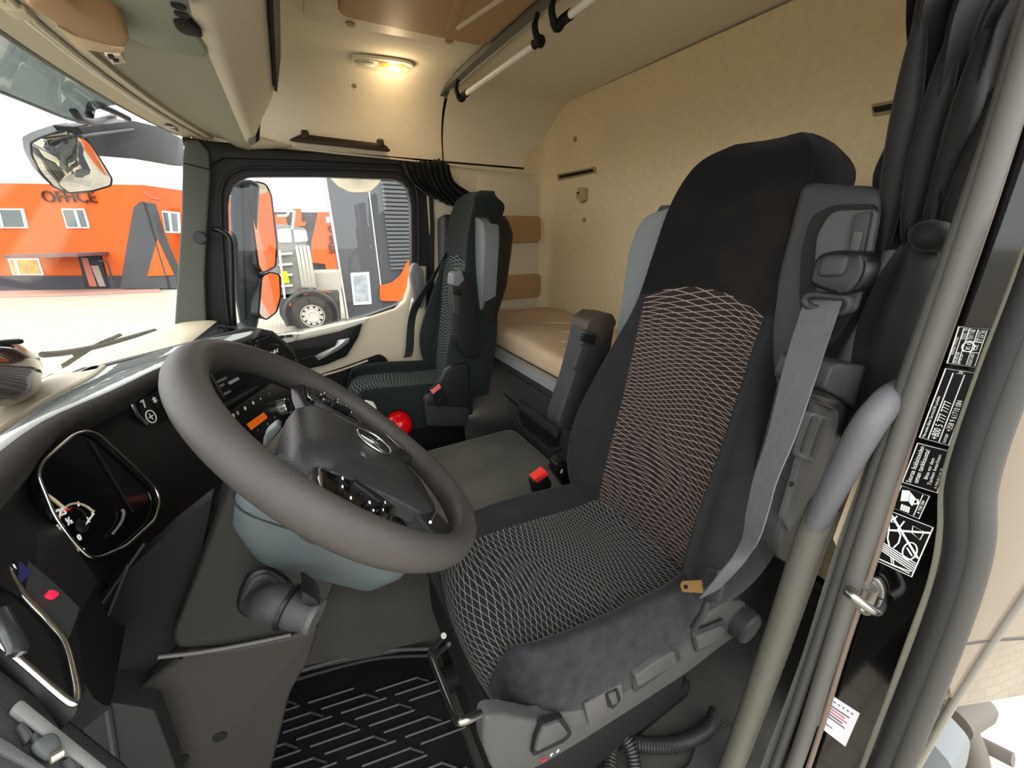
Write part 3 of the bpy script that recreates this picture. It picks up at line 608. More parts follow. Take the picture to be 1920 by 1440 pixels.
# ---------------- passenger seat
DX, DZ = -.045, .0
Wpa = lambda x, o, z: V(x+DX, 1.84-o, z+DZ)
FABP = mat('green_black_velour', '#1c2322', .95, spec=.2, bump=.4, bscale=700, var=.08, vscale=25, sheen=.06)
ps, Gp, arm = seat('passenger_chair', 'dark green-black passenger seat beside the far door', Wpa, lambda a, b, c: V(a, -b, c), FABP, FABP, NETP, NETP, (GREYP, BLK, LGREY), (.42, 1.84, ZF), driver=False)
yq = 1.84-.275-.05
q_ = lambda px, py, y=yq: U(px, py, y=y)
ap = slab('armrest', rnd([q_(868, 668), q_(856, 640), q_(850, 560), q_(848, 525), q_(856, 508), q_(868, 506), q_(880, 520), q_(893, 580), q_(901, 665), q_(890, 675)], [.02, .02, .03, .02, .015, .015, .02, .04, .02, .02]), (0, .055, 0), BLK, ps, bev=.012, seg=3, label='inboard armrest folded upright')
slab('armrest_pad', rnd([q_(848, 535, yq-.006), q_(850, 514, yq-.006), q_(866, 505, yq-.006), q_(872, 525, yq-.006), q_(860, 538, yq-.006)], .008), (0, .06, 0), LGREY, ap, bev=.01, seg=3)
slab('tilt_wheel', rnd([q_(852, 590, yq-.006), q_(850, 552, yq-.006), q_(863, 552, yq-.006), q_(864, 592, yq-.006)], .005), (0, .012, 0), DGREY, ap, bev=.004)
slab('armrest_latch', rnd([q_(848, 550, yq-.008), q_(848, 540, yq-.008), q_(866, 544, yq-.008), q_(866, 556, yq-.008)], .003), (0, .012, 0), BLKS, ap, bev=.002)
yo = 2.11
o_ = lambda px, py, y=yo: U(px, py, y=y)
ao = slab('armrest', rnd([o_(770, 515), o_(775, 495), o_(784, 493), o_(794, 510), o_(800, 560), o_(790, 580), o_(778, 570)], .01), (0, .04, 0), LGREY, ps, bev=.008, seg=3)
# inner side cover with buckle
cv = slab('recliner_cover', rnd([U(815, 735, y=1.555), U(840, 690, y=1.555), U(880, 680, y=1.555), U(882, 765, y=1.555), U(800, 760, y=1.555)], [.01, .03, .02, .02, .02]), (0, .03, 0), BLK, ps, bev=.008, seg=3)
bk = slab('belt_buckle', rnd([U(808, 730, y=1.54), U(824, 718, y=1.54), U(842, 752, y=1.54), U(822, 765, y=1.54)], .006), (0, .02, 0), BLKM, ps, bev=.003)
slab('buckle_button', rnd([U(808, 733, y=1.536), U(824, 720, y=1.536), U(828, 727, y=1.536), U(812, 740, y=1.536)], .003), (0, .02, 0), mat('buckle_pink', '#d86a66', .4), bk, bev=.002)
slab('base_cover', rnd([U(795, 745, y=1.57), U(880, 728, y=1.57), U(880, 800, y=1.57), U(800, 800, y=1.57)], .03), (0, .04, 0), DGREY, ps, bev=.01)
pb = ribbon('seat_belt', [U(842, 458, y=1.98), U(815, 515, y=1.97), U(785, 565, y=2.0), U(772, 600, y=2.06), U(768, 655, y=2.09), U(764, 670, y=2.09)], [V(.0, .05, 0)*.8, V(.03, .03, 0), V(.045, .02, 0), V(.04, .0, 0), V(.045, 0, 0), V(.045, 0, 0)], .003, mat('dark_belt_webbing', '#2b2e2e', .6), ps)
slab('belt_tongue', rnd([U(773, 558, y=2.05), U(786, 576, y=2.05), U(782, 588, y=2.05), U(768, 584, y=2.05)], .004), (0, .008, 0), ALU, pb, bev=.001)
# ================================================================== passenger door, windscreen, header, overhead console
def resample(P, n):
    P = [Vector(p) for p in P]; P = P+[P[0]]; d = [0]
    for a, b in zip(P, P[1:]): d.append(d[-1]+(b-a).length)
    out = []; j = 0
    for k in range(n):
        s = d[-1]*k/n
        while d[j+1] < s: j += 1
        f = (s-d[j])/max(d[j+1]-d[j], 1e-9); out.append(P[j].lerp(P[j+1], f))
    return out
def ringslab(name, outer, inner, th, m, parent=None, n=72, label=None):
    """flat frame between two outlines, with thickness"""
    O = resample(outer, n); I = resample(inner, n)
    # align the start of the inner loop with the outer loop by angle
    c = sum(I, V(0, 0, 0))/n; k0 = min(range(n), key=lambda k: ((I[k]-c).normalized()-(O[0]-c).normalized()).length); I = I[k0:]+I[:k0]
    th = Vector(th); bm = bmesh.new(); L = [[bm.verts.new(p) for p in q] for q in (O, I, [p+th for p in I], [p+th for p in O])]
    for a in range(4):
        A, B = L[a], L[(a+1) % 4]
        for k in range(n): bm.faces.new((A[k], A[(k+1) % n], B[(k+1) % n], B[k]))
    return obj(name, bm, m, parent, True, 35, label)
y2 = YP
w_ = lambda px, py, y=2.21: U(px, py, y=y)
WIN = [(426, 375), (436, 345), (462, 331), (600, 331), (742, 336), (764, 348), (771, 385), (772, 470), (771, 540), (755, 568), (690, 592), (610, 612), (530, 628), (470, 634), (445, 625), (436, 560), (428, 450)]
door = thing('door_1', 'passenger door with black window frame and cream panel', 'door', (.2, 2.2, .5), kind='structure')
FRM = mat('black_door_frame', '#1d1c1a', .5, bump=.1, bscale=900)
inner = rnd([w_(*p) for p in WIN], .02)
outer = rnd([w_(*p) for p in [(378, 620), (392, 300), (412, 282), (800, 308), (812, 330), (813, 560), (790, 660), (500, 690), (400, 680)]], .03)
ringslab('window_frame', outer, inner, (0, .05, 0), FRM, door)
ringslab('window_seal', rnd([w_(px+(px-600)*.035, py+(py-480)*.055, 2.203) for px, py in WIN], .03), rnd([w_(px+(px-600)*.012, py+(py-480)*.012, 2.203) for px, py in WIN], .03), (0, .02, 0), RUBD, door)
tube('frame_edge', rnd([w_(px+(px-600)*.075, py+(py-480)*.11, 2.198) for px, py in WIN], .03), .006, RUBD, door, seg=8, closed=True)
tag(slab('window_2', rnd([w_(px+(px-600)*.01, py+(py-480)*.01, 2.235) for px, py in WIN], .02), (0, .004, 0), GLASS, bev=0), 'clear passenger door window', 'window', kind='structure')
# door lining
d_ = lambda px, py, y=2.165: U(px, py, y=y)
pan = slab('door_panel', [d_(*p) for p in [(380, 640), (440, 640), (500, 634), (560, 626), (640, 608), (700, 594), (742, 580), (760, 566), (768, 540), (774, 500), (800, 500), (800, 760), (560, 900), (380, 900)]], (0, .06, 0), CREAMP, door, bev=.01, seg=3, label='cream door lining')
slab('sill_strip', [d_(*p, 2.158) for p in [(520, 634), (560, 627), (640, 609), (690, 597), (684, 606), (640, 618), (560, 636), (522, 642)]], (0, .02, 0), mat('sill_light', '#d3cfc2', .4), pan, bev=.002)
slab('switch_panel', [d_(*p, 2.15) for p in [(470, 640), (520, 628), (560, 626), (552, 640), (480, 655)]], (0, .02, 0), mat('sill_pale', '#c9c8c0', .4), pan, bev=.002)
box('window_switch', d_(527, 632, 2.148), (.03, .01, .012), BLKM, pan, r=.002); box('window_switch', d_(542, 630, 2.148), (.03, .01, .012), DGREY, pan, r=.002)
ins = slab('handle_insert', rnd([d_(*p, 2.145) for p in [(490, 650), (560, 640), (640, 622), (680, 606), (672, 632), (650, 668), (612, 684), (560, 696), (500, 720)]], .012), (0, .03, 0), BLK, door, bev=.005)
slab('handle_recess', rnd([d_(*p, 2.143) for p in [(520, 662), (600, 650), (655, 640), (648, 660), (600, 680), (540, 690)]], .01), (0, .004, 0), BLKM, ins, bev=0)
slab('door_handle', rnd([d_(*p, 2.125) for p in [(590, 668), (628, 650), (634, 638), (656, 634), (654, 642), (636, 656), (598, 676)]], .003), (0, .012, 0), mat('handle_silver', '#b9bab8', .3, metal=.7), ins, bev=.003)
tube('handle_edge', [d_(565, 674, 2.135), d_(600, 664, 2.13), d_(650, 640, 2.13)], .003, DGREY, ins, seg=6)
slab('door_pocket', rnd([d_(*p, 2.155) for p in [(560, 735), (590, 706), (640, 690), (712, 664), (726, 672), (728, 690), (728, 900), (560, 900)]], .02), (0, .02, 0), BLKM, door, bev=.003)
tube('pocket_rim', bez([d_(*p, 2.15) for p in [(556, 742), (585, 712), (640, 694), (690, 676)]], 5), .006, CREAMP, door, seg=8)
# vertical seal and cream strip behind the door
tag(strip('trim_4', [U(806, 318, y=2.19), U(811, 420, y=2.19), U(810, 560, y=2.19), U(800, 700, y=2.19)], (.022, 0, 0), (0, .03, 0), RUBD, bev=.004), 'black rubber seal along the rear edge of the passenger door', 'seal', kind='structure')
# A pillar
PIL = mat('grey_green_pillar', '#50524c', .6, bump=.15, bscale=900)
p_ = lambda px, py, y=2.17: U(px, py, y=y)
pil = slab('trim_5', rnd([p_(*p) for p in [(326, 625), (334, 500), (340, 400), (342, 300), (346, 262), (372, 262), (392, 285), (394, 330), (388, 420), (384, 520), (388, 640)]], .012), (0, .10, 0), PIL, bev=.014, seg=3)
tag(pil, 'grey-green windscreen pillar trim on the passenger side', 'pillar trim', kind='structure')
lathe('pillar_cap', [(0, .012), (.022, .012), (.026, .008), (.026, -.01)], p_(376, 446, 2.165), (-.2, -1, .1), DGREY, pil, seg=22)
tube('pillar_joint', [p_(344, 306, 2.166), p_(394, 318, 2.166)], .002, BLKM, pil, seg=6)
hd = tag(slab('trim_6', rnd([p_(*p, 2.19) for p in [(340, 255), (440, 272), (560, 284), (700, 294), (800, 303), (800, 312), (560, 300), (420, 296), (388, 312), (346, 280)]], .006), (0, .06, 0), FRM, bev=.004), 'black header trim over the passenger door', 'trim', kind='structure')
tube('pillar_grab', [], .01, BLK) if 0 else None
gh = thing('pillar_grab_handle', 'black curved grab bar at the passenger windscreen pillar', 'grab handle', tuple(U(430, 520, y=2.19)))
tube('grab_bar', bez([U(400, 430, y=2.19), U(414, 432, y=2.16), U(430, 446, y=2.15), U(434, 480, y=2.15), U(436, 560, y=2.15), U(440, 615, y=2.16), U(444, 630, y=2.19)], 6), .011, BLKS, gh, seg=10)
# ---- windscreen
def Hx(y): k = (y-1.185)/1.015; return -.385+.105*k*k
def Bx(y): k = (y-1.185)/1.015; return -.72+.20*k*k
G = []
for i in range(7):
    f = i/6; G.append([V(Bx(y)*(1-f)+Hx(y)*f-.02*math.sin(math.pi*f), y, .97*(1-f)+1.775*f) for y in [.17+2.03*k/10 for k in range(11)]])
tag(gridmesh('window_1', crgrid(G, 3, 3), GLASS, thick=(-.004, 0, 0)), 'wide curved windscreen', 'window', kind='structure')
ys = [.17+2.03*k/16 for k in range(17)]
def along(dx, z, dz=0): return [V(Hx(y)+dx, y, z+dz*((y-1.185)/1.015)**2) for y in ys]
hdr = thing('trim_7', 'cream windscreen header trim with roller-blind track', 'trim', (-.35, 1.2, 1.75), kind='structure')
strip('windscreen_seal', along(-.012, 1.745), (.022, 0, 0), (0, 0, .03), RUBD, hdr, bev=.004)
strip('header_lip', along(.022, 1.742), (.045, 0, .006), (0, 0, .03), CREAMP, hdr, bev=.008)
strip('blind_track', along(.052, 1.75), (.012, 0, 0), (0, 0, .02), DGREY, hdr, bev=.001)
tube('blind_bar', along(.055, 1.742), .0045, mat('blind_bar_white', '#dedccf', .3, metal=.3), hdr, seg=8)
tube('blind_bar', along(.070, 1.738), .0055, CREAMP, hdr, seg=8)
strip('header_lip', along(.088, 1.742), (.02, 0, 0), (0, 0, .02), CREAMP, hdr, bev=.005)
box('blind_clip', U(322, 240, z=1.735), (.03, .05, .012), STEEL, hdr, r=.003)
box('blind_clip', U(35, 22, z=1.735), (.03, .04, .012), CREAMP, hdr, r=.003)
# ---- overhead console
oc = thing('overhead_console', 'cream overhead console with sage underside above the windscreen', 'console', (-.1, 1.2, 1.75))
G = []
for y in (.24, .6, 1.0, 1.4, 1.65, 1.80, 1.90, 1.96):
    e = 0 if y < 1.8 else (y-1.8)/.16; h = Hx(y)+.095
    G.append([V(h, y, 1.752), V(h*.55-.04, y, 1.742), V(-.11, y, 1.722), V(-.065, y, 1.712), V(-.035, y, 1.712), V(-.012, y, 1.745), V(.035-.03*e, y, 1.80), V(.065-.05*e, y, 1.87), V(.08-.06*e, y, 2.05-.02*e)])
G = crgrid(G, 3, 3)
gridmesh('fascia', G, CREAM, oc, c0=9)
G2 = []
for y in (.24, .7, 1.1, 1.5, 1.8, 1.96, 2.1, 2.195):
    h = Hx(y)+.095; G2.append([V(h, y, 1.752), V(h*.55-.04, y, 1.742), V(-.11, y, 1.722), V(-.065, y, 1.712)]+([V(-.02, y, 1.715)] if 0 else []))
gridmesh('underside_panel', crgrid(G2, 3, 3), SAGE, oc)
slab('corner_panel', [V(-.07, 1.93, 1.714), V(-.07, 2.195, 1.714), V(.10, 2.195, 1.735), V(-.02, 1.95, 1.72)], (0, 0, .01), CREAMP, oc, bev=0)
z1 = 1.706
u_ = lambda px, py, z=z1: U(px, py, z=z)
slab('visor_flap', rnd([u_(*p) for p in [(100, -10), (245, 75), (300, 95), (384, 112), (392, 98), (345, 40), (322, -20)]], [.02, .05, .03, .02, .02, .03, .02]), (0, 0, .016), mat('sage_flap', '#8f9483', .8, bump=.1, bscale=600), oc, bev=.006, seg=3)
pod = slab('storage_pod', rnd([u_(*p, 1.675) for p in [(42, 8), (62, -6), (118, -10), (150, 22), (236, 60), (246, 74), (236, 92), (205, 88), (145, 70), (105, 48)]], .018), (0, 0, .06), TAN, oc, bev=.012, seg=3, label='tan oblong storage pod')
slab('pod_rim', rnd([u_(*p, 1.673) for p in [(105, 48), (145, 70), (205, 88), (236, 92), (228, 100), (190, 98), (145, 92), (120, 62)]], .006), (0, 0, .03), mat('pod_rim_cream', '#c9ad88', .5), pod, bev=.004)
cl = slab('clip_plate', rnd([u_(*p, 1.70) for p in [(196, 104), (228, 104), (238, 118), (212, 122)]], .005), (0, 0, .02), CREAMP, oc, bev=.003)
for px, py in ((207, 109), (216, 115)): slab('clip_hole', rnd([u_(px-5, py-3, 1.698), u_(px+6, py-3, 1.698), u_(px+8, py+2, 1.698), u_(px-2, py+2, 1.698)], .003), (0, 0, .004), BLKM, cl, bev=0)
sp_ = slab('vent_plate', rnd([u_(*p, 1.69) for p in [(314, -14), (350, -14), (361, 32), (352, 35), (330, 26)]], .008), (0, 0, .02), LGREY, oc, bev=.003)
for px, py in ((335, 12), (341, 28)): lathe('plate_hole', [(0, .001), (.009, .001), (.009, -.002)], u_(px, py, 1.689), (0, 0, -1), BLKM, sp_, seg=12)
slab('dark_recess', rnd([u_(*p, 1.702) for p in [(325, 40), (352, 40), (378, 62), (382, 72), (345, 66), (330, 55)]], .008), (0, 0, .01), BLKM, oc, bev=.002)
# fascia details: end lamp, dark slit and opening
slab('end_lamp', rnd([U(463, 197, y=1.90), U(482, 194, y=1.90), U(480, 268, y=1.90), U(466, 274, y=1.90)], .005), (0, .02, 0), mat('end_lamp_grey', '#6d685c', .4), oc, bev=.003)
slab('end_slit', [U(482, 205, y=1.90), U(489, 203, y=1.90), U(486, 262, y=1.90), U(480, 266, y=1.90)], (0, .02, 0), BLKM, oc, bev=.001)
strip('top_slit', [V(.071, y, 1.875) for y in (.4, .8, 1.2, 1.5, 1.72)], (.030, 0, .10), (.008, 0, -.006), BLKM, oc, bev=.002)
slab('fascia_opening', rnd([V(.022, .70, 1.772), V(.022, .88, 1.772), V(.046, .92, 1.815), V(.046, .70, 1.815)], .02), (-.01, 0, .006), DGREY, oc, bev=.003)
# ================================================================== dashboard
dash = thing('dashboard', 'wraparound dashboard with black face and cream top under the windscreen', 'dashboard', (-.35, 1.1, .5))
GREYT = mat('grey_defrost_panel', '#b4b8b5', .6, bump=.15, bscale=800)
BROW = mat('dash_brow_grey', '#302f2d', .55, bump=.25, bscale=900)
# columns along the cabin: y, brow x, brow z, face-bottom x, z
COLS = [(.36, -.212, 1.238, -.215, 1.0), (.6, -.268, 1.196, -.255, .96), (.8, -.272, 1.162, -.235, .89), (1.0, -.264, 1.135, -.208, .845), (1.25, -.220, 1.108, -.150, .80), (1.40, -.154, 1.092, -.098, .80), (1.53, -.120, 1.086, -.062, .79)]
rows = []
for y, bx, bz, fx, fz in COLS:
    wx = Bx(y)+.005; cx = min(-.57, bx-.28) if y < 1.3 else -.54
    rows.append([V(wx, y, 1.0), V(wx+.05, y, 1.015), V(cx, y, 1.02), V((cx+bx)/2, y, 1.03+(bz-1.03)*.62), V(bx-.035, y, bz-.003), V(bx-.012, y, bz+.001), V(bx, y, bz-.014), V(bx-.012, y, bz-.036)])
NV = 3; G = crgrid(rows, 4, NV)
gridmesh('windscreen_ledge', G, CREAMP, dash, c1=2*NV, label='cream ledge along the windscreen')
gridmesh('defrost_panel', G, GREYT, dash, c0=2*NV, c1=5*NV, label='grey slotted defroster panel')
gridmesh('brow', G, BROW, dash, c0=5*NV)
tube('defrost_edge', [r[2*NV]+V(0, 0, .004) for r in G], .006, CREAMP, dash, seg=6)
# defroster grilles: groups of slots laid on the panel
def dpt(f, g):
    i = f*(len(G)-1); i0 = min(int(i), len(G)-2); a = i-i0; j = 2*NV+g*2*NV; j0 = min(int(j), 4*NV-1); b = j-j0
    return (G[i0][j0]*(1-a)+G[i0+1][j0]*a)*(1-b)+(G[i0][j0+1]*(1-a)+G[i0+1][j0+1]*a)*b
SLOT = mat('slot_shadow', '#6a6d6b', .8)
for a in range(16):
    for g0, g1 in ((.10, .42), (.50, .82)):
        f0 = .30+a*.043; bm = bmesh.new()
        for s_ in range(5):
            f = f0+s_*.0062; A, B = dpt(f, g0)+V(0, 0, .001), dpt(f, g1)+V(0, 0, .001); A2, B2 = dpt(f+.0020, g0)+V(0, 0, .001), dpt(f+.0020, g1)+V(0, 0, .001)
            slabbm(bm, [A, B, B2, A2], (0, 0, .0012))
        obj('defrost_grille', bm, SLOT, dash)
box('ledge_clip', dpt(.255, .45)+V(0, 0, .006), (.06, .012, .012), DGREY, dash, r=.003, M=axes((1, .2, .2)))
# face
FACE = mat('dash_face_black', '#0f0f0f', .55, bump=.12, bscale=1000)
rows = []
for y, bx, bz, fx, fz in COLS:
    rows.append([V(bx-.010, y, bz-.03), V(bx-.02, y, bz-.06), V((bx+fx)/2-.004, y, (bz+fz)/2), V(fx-.004, y, fz+.02), V(fx, y, fz), V(fx-.05, y, fz-.02)])
GF = crgrid(rows, 4, 3); gridmesh('face', GF, FACE, dash)
# right hand end of the cockpit
endp = [V(-.56, 1.545, 1.02), V(-.16, 1.545, 1.090), V(-.125, 1.535, 1.08), V(-.10, 1.535, .94), V(-.066, 1.535, .79), V(-.16, 1.545, .70), V(-.5, 1.545, .72)]
slab('cockpit_end', endp, (0, .03, 0), BLK, dash, bev=.006)
# passenger half of the dash
rows = []
for y in (1.56, 1.7, 1.85, 2.0, 2.17):
    k = (y-1.56)/.61; bx = -.40+.06*k
    rows.append([V(Bx(y)+.005, y, 1.0), V(Bx(y)+.06, y, 1.018), V(bx-.05, y, 1.02), V(bx, y, 1.01), V(bx+.03, y, .97), V(bx+.02, y, .80), V(bx-.05, y, .70)])
GP = crgrid(rows, 3, 3); gridmesh('passenger_top', GP, CREAMP, dash, c1=9); gridmesh('passenger_face', GP, BLK, dash, c0=9)
tube('passenger_edge', [U(395, 612, y=2.12), U(440, 614, y=2.05), U(452, 626, y=2.0)], .006, BLK, dash, seg=6)
# (planes) used to mount things on the face
PC = V(-.262, 1.0, 1.115); NC = ((V(-.150, 1.4, 1.087)-V(-.264, 1.0, 1.135)).cross(V(-.205, 1.0, .845)-V(-.264, 1.0, 1.135))).normalized()
if NC.x < 0: NC = -NC
def f_(px, py, off=.006): return UP(px, py, PC+NC*off, NC)
# switch block
sb = slab('switch_block', rnd([f_(*p, .004) for p in [(242, 760), (316, 724), (335, 772), (275, 800)]], .004), -NC*.01, BLKM, dash, bev=.001)
for q in ([(262, 757), (284, 746), (293, 772), (276, 795)], [(286, 745), (306, 735), (316, 760), (298, 770)], [(308, 734), (324, 726), (334, 750), (318, 758)]):
    slab('rocker_switch', rnd([f_(*p, .009) for p in q], .003), -NC*.01, BLKS, sb, bev=.002)
tube('chrome_edge', [f_(245, 757, .010), f_(258, 780, .010), f_(274, 796, .010)], .004, mat('smoked_chrome', '#a9a9a6', .2, metal=1), sb, seg=8)
def mark(s, px, py, size, off=.0115, par=None, m=WHITE):
    up = V(0, 0, 1)-NC*NC.z; return text('switch_symbol', s, f_(px, py, off), NC.cross(up)*-1, up, size, m, par or sb, bold=True)
for s_, px, py, sz in (('7', 270, 758, .020), ('✻', 290, 750, .016), ('⊕', 284, 782, .018), ('88', 310, 738, .014)): mark(s_, px, py, sz)
# two storage slots
for q in ([(302, 812), (342, 795), (368, 812), (318, 850)], [(330, 872), (388, 842), (408, 862), (348, 912)]):
    s_ = slab('storage_slot', rnd([f_(*p, .002) for p in q], .004), -NC*.004, mat('slot_black', '#030303', .9), dash, bev=0)
tube('slot_edge', [f_(282, 820, .003), f_(306, 858, .003)], .0015, mat('edge_grey', '#4a4a4a', .4), dash, seg=6)
tube('slot_edge', [f_(320, 878, .003), f_(352, 926, .003), f_(420, 880, .003)], .0015, mat('edge_grey', '#4a4a4a', .4), dash, seg=6)
# radio, climate panel
rd = slab('radio', rnd([f_(*p, .004) for p in [(392, 702), (470, 668), (490, 700), (418, 744)]], .004), -NC*.01, BLKM, dash, bev=.002)
tube('radio_side', [f_(396, 702, .008), f_(420, 746, .008)], .003, DGREY, rd, seg=6)
slab('radio_label', [f_(*p, .007) for p in [(428, 716), (446, 707), (450, 711), (432, 721)]], -NC*.002, mat('label_grey', '#a8a8a8', .6), rd, bev=0)
for q in ([(405, 715), (424, 706), (426, 710), (407, 719)], [(410, 723), (420, 718), (422, 722), (412, 727)], [(418, 738), (432, 731), (434, 735), (420, 742)]):
    slab('radio_key', [f_(*p, .0065) for p in q], -NC*.002, mat('key_grey', '#77787a', .6), rd, bev=0)
slab('tray_edge', [f_(*p, .008) for p in [(422, 757), (482, 722), (484, 727), (424, 763)]], -NC*.006, DGREY, dash, bev=.001)
cp = slab('climate_panel', rnd([f_(*p, .003) for p in [(426, 772), (510, 718), (560, 740), (556, 770), (480, 822)]], .01), -NC*.006, mat('panel_near_black', '#0c0d0d', .35), dash, bev=.002)
slab('orange_display', [f_(*p, .006) for p in [(464, 795), (495, 773), (502, 783), (472, 806)]], -NC*.002, mat('lit_orange_display', '#b04c06', .4, emit='#ff7a10', estr=.16), cp, bev=0)
for px, py in ((484, 788),): text('display_text', '----', f_(px, py, .0065), f_(495, 780, .0065)-f_(472, 796, .0065), (0, 0, 1), .012, mat('display_dark', '#6a2a00', .6), cp)
for s_, px, py in (('■', 438, 780), ('○', 446, 775), ('●', 460, 766), ('●', 475, 756), ('••', 489, 748), ('•', 505, 738), ('▾', 484, 807), ('▴', 502, 795), ('▪', 515, 782)): mark(s_, px, py, .013, .006, cp)
kn = lathe('climate_knob', [(.026, -.01), (.026, .018), (.025, .022)], f_(527, 764, .006), NC, mat('knob_silver', '#aaaaa6', .25, metal=.8), dash, seg=28)
lathe('knob_face', [(0, .0225), (.021, .0225), (.0225, .02)], f_(527, 764, .006), NC, BLKS, kn, seg=24)
lathe('knob_ring', [(.0215, .0222), (.0245, .0235), (.0255, .021), (.0215, .021)], f_(527, 764, .006), NC, CHROME, kn, seg=28)
kc = f_(527, 764, .0295)
uu, vv_, _n = frame(NC)
for k in range(7): lathe('knob_dot', [(0, .0006), (.0016, .0006), (.0016, -.001)], kc+uu*.014*math.cos(k)+vv_*.014*math.sin(k), NC, WHITE, kn, seg=8)
# end panel with key pad and 24 V socket
slab('end_face', [f_(*p, .002) for p in [(470, 640), (490, 618), (512, 622), (548, 652), (566, 690), (585, 722), (578, 745), (560, 775), (530, 730), (500, 690)]], -NC*.04, BLK, dash, bev=.004)
NE = V(.62, -.72, .32).normalized(); PE = f_(482, 650, .012)
def x_(px, py, off=0): return UP(px, py, PE+NE*off, NE)
ep = slab('socket_panel', rnd([x_(*p) for p in [(481, 638), (508, 629), (548, 660), (556, 672), (530, 692), (505, 700)]], .006), -NE*.012, BLKS, dash, bev=.003)
for r_ in range(3):
    for c in range(3):
        px, py = 461+c*9.5+r_*5.5, 657-c*4.5+r_*9
        k_ = slab('key', rnd([f_(px-3.8, py-1, .006), f_(px+2.6, py-4, .006), f_(px+4.8, py+1, .006), f_(px-1.6, py+4.4, .006)], .001), -NC*.006, BLKM, dash, bev=.001)
        slab('key_mark', [f_(px-.6, py-.8, .0072), f_(px+1.0, py-1.4, .0072), f_(px+1.6, py+.6, .0072), f_(px, py+1.2, .0072)], -NC*.001, WHITE, k_, bev=0)
sc = x_(516, 664, .001); sr = (x_(536, 664)-x_(498, 664)).length/2
sk = lathe('socket', [(sr, -.006), (sr, .004), (sr*.9, .007), (sr*.72, .006), (0, .006)], sc, NE, BLKS, dash, seg=28)
text('socket_label', '24V', x_(515, 661, .0078), x_(524, 656, .0078)-x_(506, 666, .0078), (0, 0, 1), (x_(524, 656)-x_(506, 666)).length*.50, WHITE, sk, bold=True)
slab('socket_line', [x_(511, 671, .0078), x_(520, 666, .0078), x_(521, 668, .0078), x_(512, 673, .0078)], -NE*.0008, WHITE, sk, bev=0)
slab('cockpit_edge', [f_(*p, .012) for p in [(492, 616), (512, 620), (545, 648), (566, 690), (585, 722), (576, 724), (556, 690), (538, 656), (508, 630), (480, 634)]], -NC*.03, BLK, dash, bev=.004)
# ---------------- instrument cluster
NK = V(.975, -.06, .20).normalized(); PK = V(-.228, .60, 1.08)
def k_(px, py, off=0): return UP(px, py, PK+NK*off, NK)
CLO = [(70, 890), (80, 865), (140, 814), (165, 808), (185, 815), (250, 875), (292, 915), (300, 940), (290, 975), (235, 1025), (185, 1046), (165, 1044), (135, 1015), (100, 965)]
cb = rnd([k_(*p) for p in CLO], .01)
cl = tube('cluster_bezel', cb, .0018, mat('bezel_chrome', '#b8b9b6', .2, metal=1), dash, seg=8, closed=True)
slab('cluster_screen', [p-NK*.004 for p in cb], -NK*.004, mat('cluster_glass_black', '#07080a', .12, coat=.3), cl, bev=0)
ccx, ccy = 180, 925
tube('cluster_groove', [k_(170, 826, -.002), k_(250, 960, -.002)], .001, BLKM, cl, seg=6)
# small gauge
gc = k_(152, 988, -.001); gu = (k_(172, 978, -.001)-gc).normalized(); gv = NK.cross(gu)
GA = mat('gauge_tan', '#b7a68a', .6)
def arcpt(r, a): return gc+gu*(r*math.cos(a))+gv*(r*math.sin(a))
tube('fuel_gauge_arc', [arcpt(.026, math.radians(20+k*9)) for k in range(26)], .0012, GA, cl, seg=5)
for k in range(6): a = math.radians(20+k*45); tube('gauge_tick', [arcpt(.023, a), arcpt(.028, a)], .0008, WHITE, cl, seg=5)
tube('gauge_needle', [gc+NK*.003, gc+NK*.003+(k_(170, 974)-k_(158, 990)).normalized()*.02], .001, WHITE, cl, seg=5)
lathe('gauge_hub', [(0, .004), (.006, .003), (.007, 0)], gc, NK, BLKM, cl, seg=14)
for s_, px, py, z_ in (('½', 130, 977, .010), ('0', 149, 1008, .009), ('25', 116, 960, .011), ('1', 166, 975, .009)): text('gauge_number', s_, k_(px, py, -.0005), gu, gv, z_, WHITE, cl, bold=True)
tube('rev_gauge_arc', bez([k_(82, 924, -.001), k_(100, 936, -.001), k_(124, 956, -.001)], 6), .0016, GA, cl, seg=5)
tube('rev_gauge_red', [k_(121, 957, -.0005), k_(130, 955, -.0005)], .0014, RED, cl, seg=5)
tube('display_bracket', bez([k_(229, 955, -.001), k_(232, 962, -.001), k_(228, 978, -.001), k_(212, 1000, -.001)], 4), .0016, mat('grey_glint', '#6f7274', .3), cl, seg=5)
# ---------------- left hand wing of the cockpit (beside the open door)
NL = V(.80, .22, .56).normalized(); PL = V(-.19, .34, 1.10)
def l_(px, py, off=0): return UP(px, py, PL+NL*off, NL)
lw = slab('left_face', [l_(*p) for p in [(-60, 920), (60, 900), (130, 1000), (188, 1088), (150, 1160), (165, 1290), (150, 1330), (60, 1250), (-60, 1150)]], -NL*.02, FACE, dash, bev=.004)
tube('left_chrome', bez([l_(*p, .004) for p in [(-30, 1005), (0, 1042), (40, 1110), (90, 1165), (122, 1205), (140, 1270), (145, 1308), (138, 1320), (110, 1300), (60, 1256), (0, 1205)]], 6), .0020, mat('bezel_chrome', '#b8b9b6', .2, metal=1), lw, seg=8)
slab('left_panel', rnd([l_(*p, .002) for p in [(-20, 1010), (10, 1015), (110, 1100), (150, 1140), (128, 1200), (90, 1160), (40, 1105), (0, 1036)]], .004), -NL*.003, mat('panel_dark_grey', '#2f302f', .55), lw, bev=0)
lathe('red_warning_light', [(0, .001), (.0022, .0015), (.0038, .001), (.0038, -.002)], l_(98, 1114, .004), NL, mat('red_led', '#d8284a', .4, emit='#e02848', estr=.12), lw, seg=14)
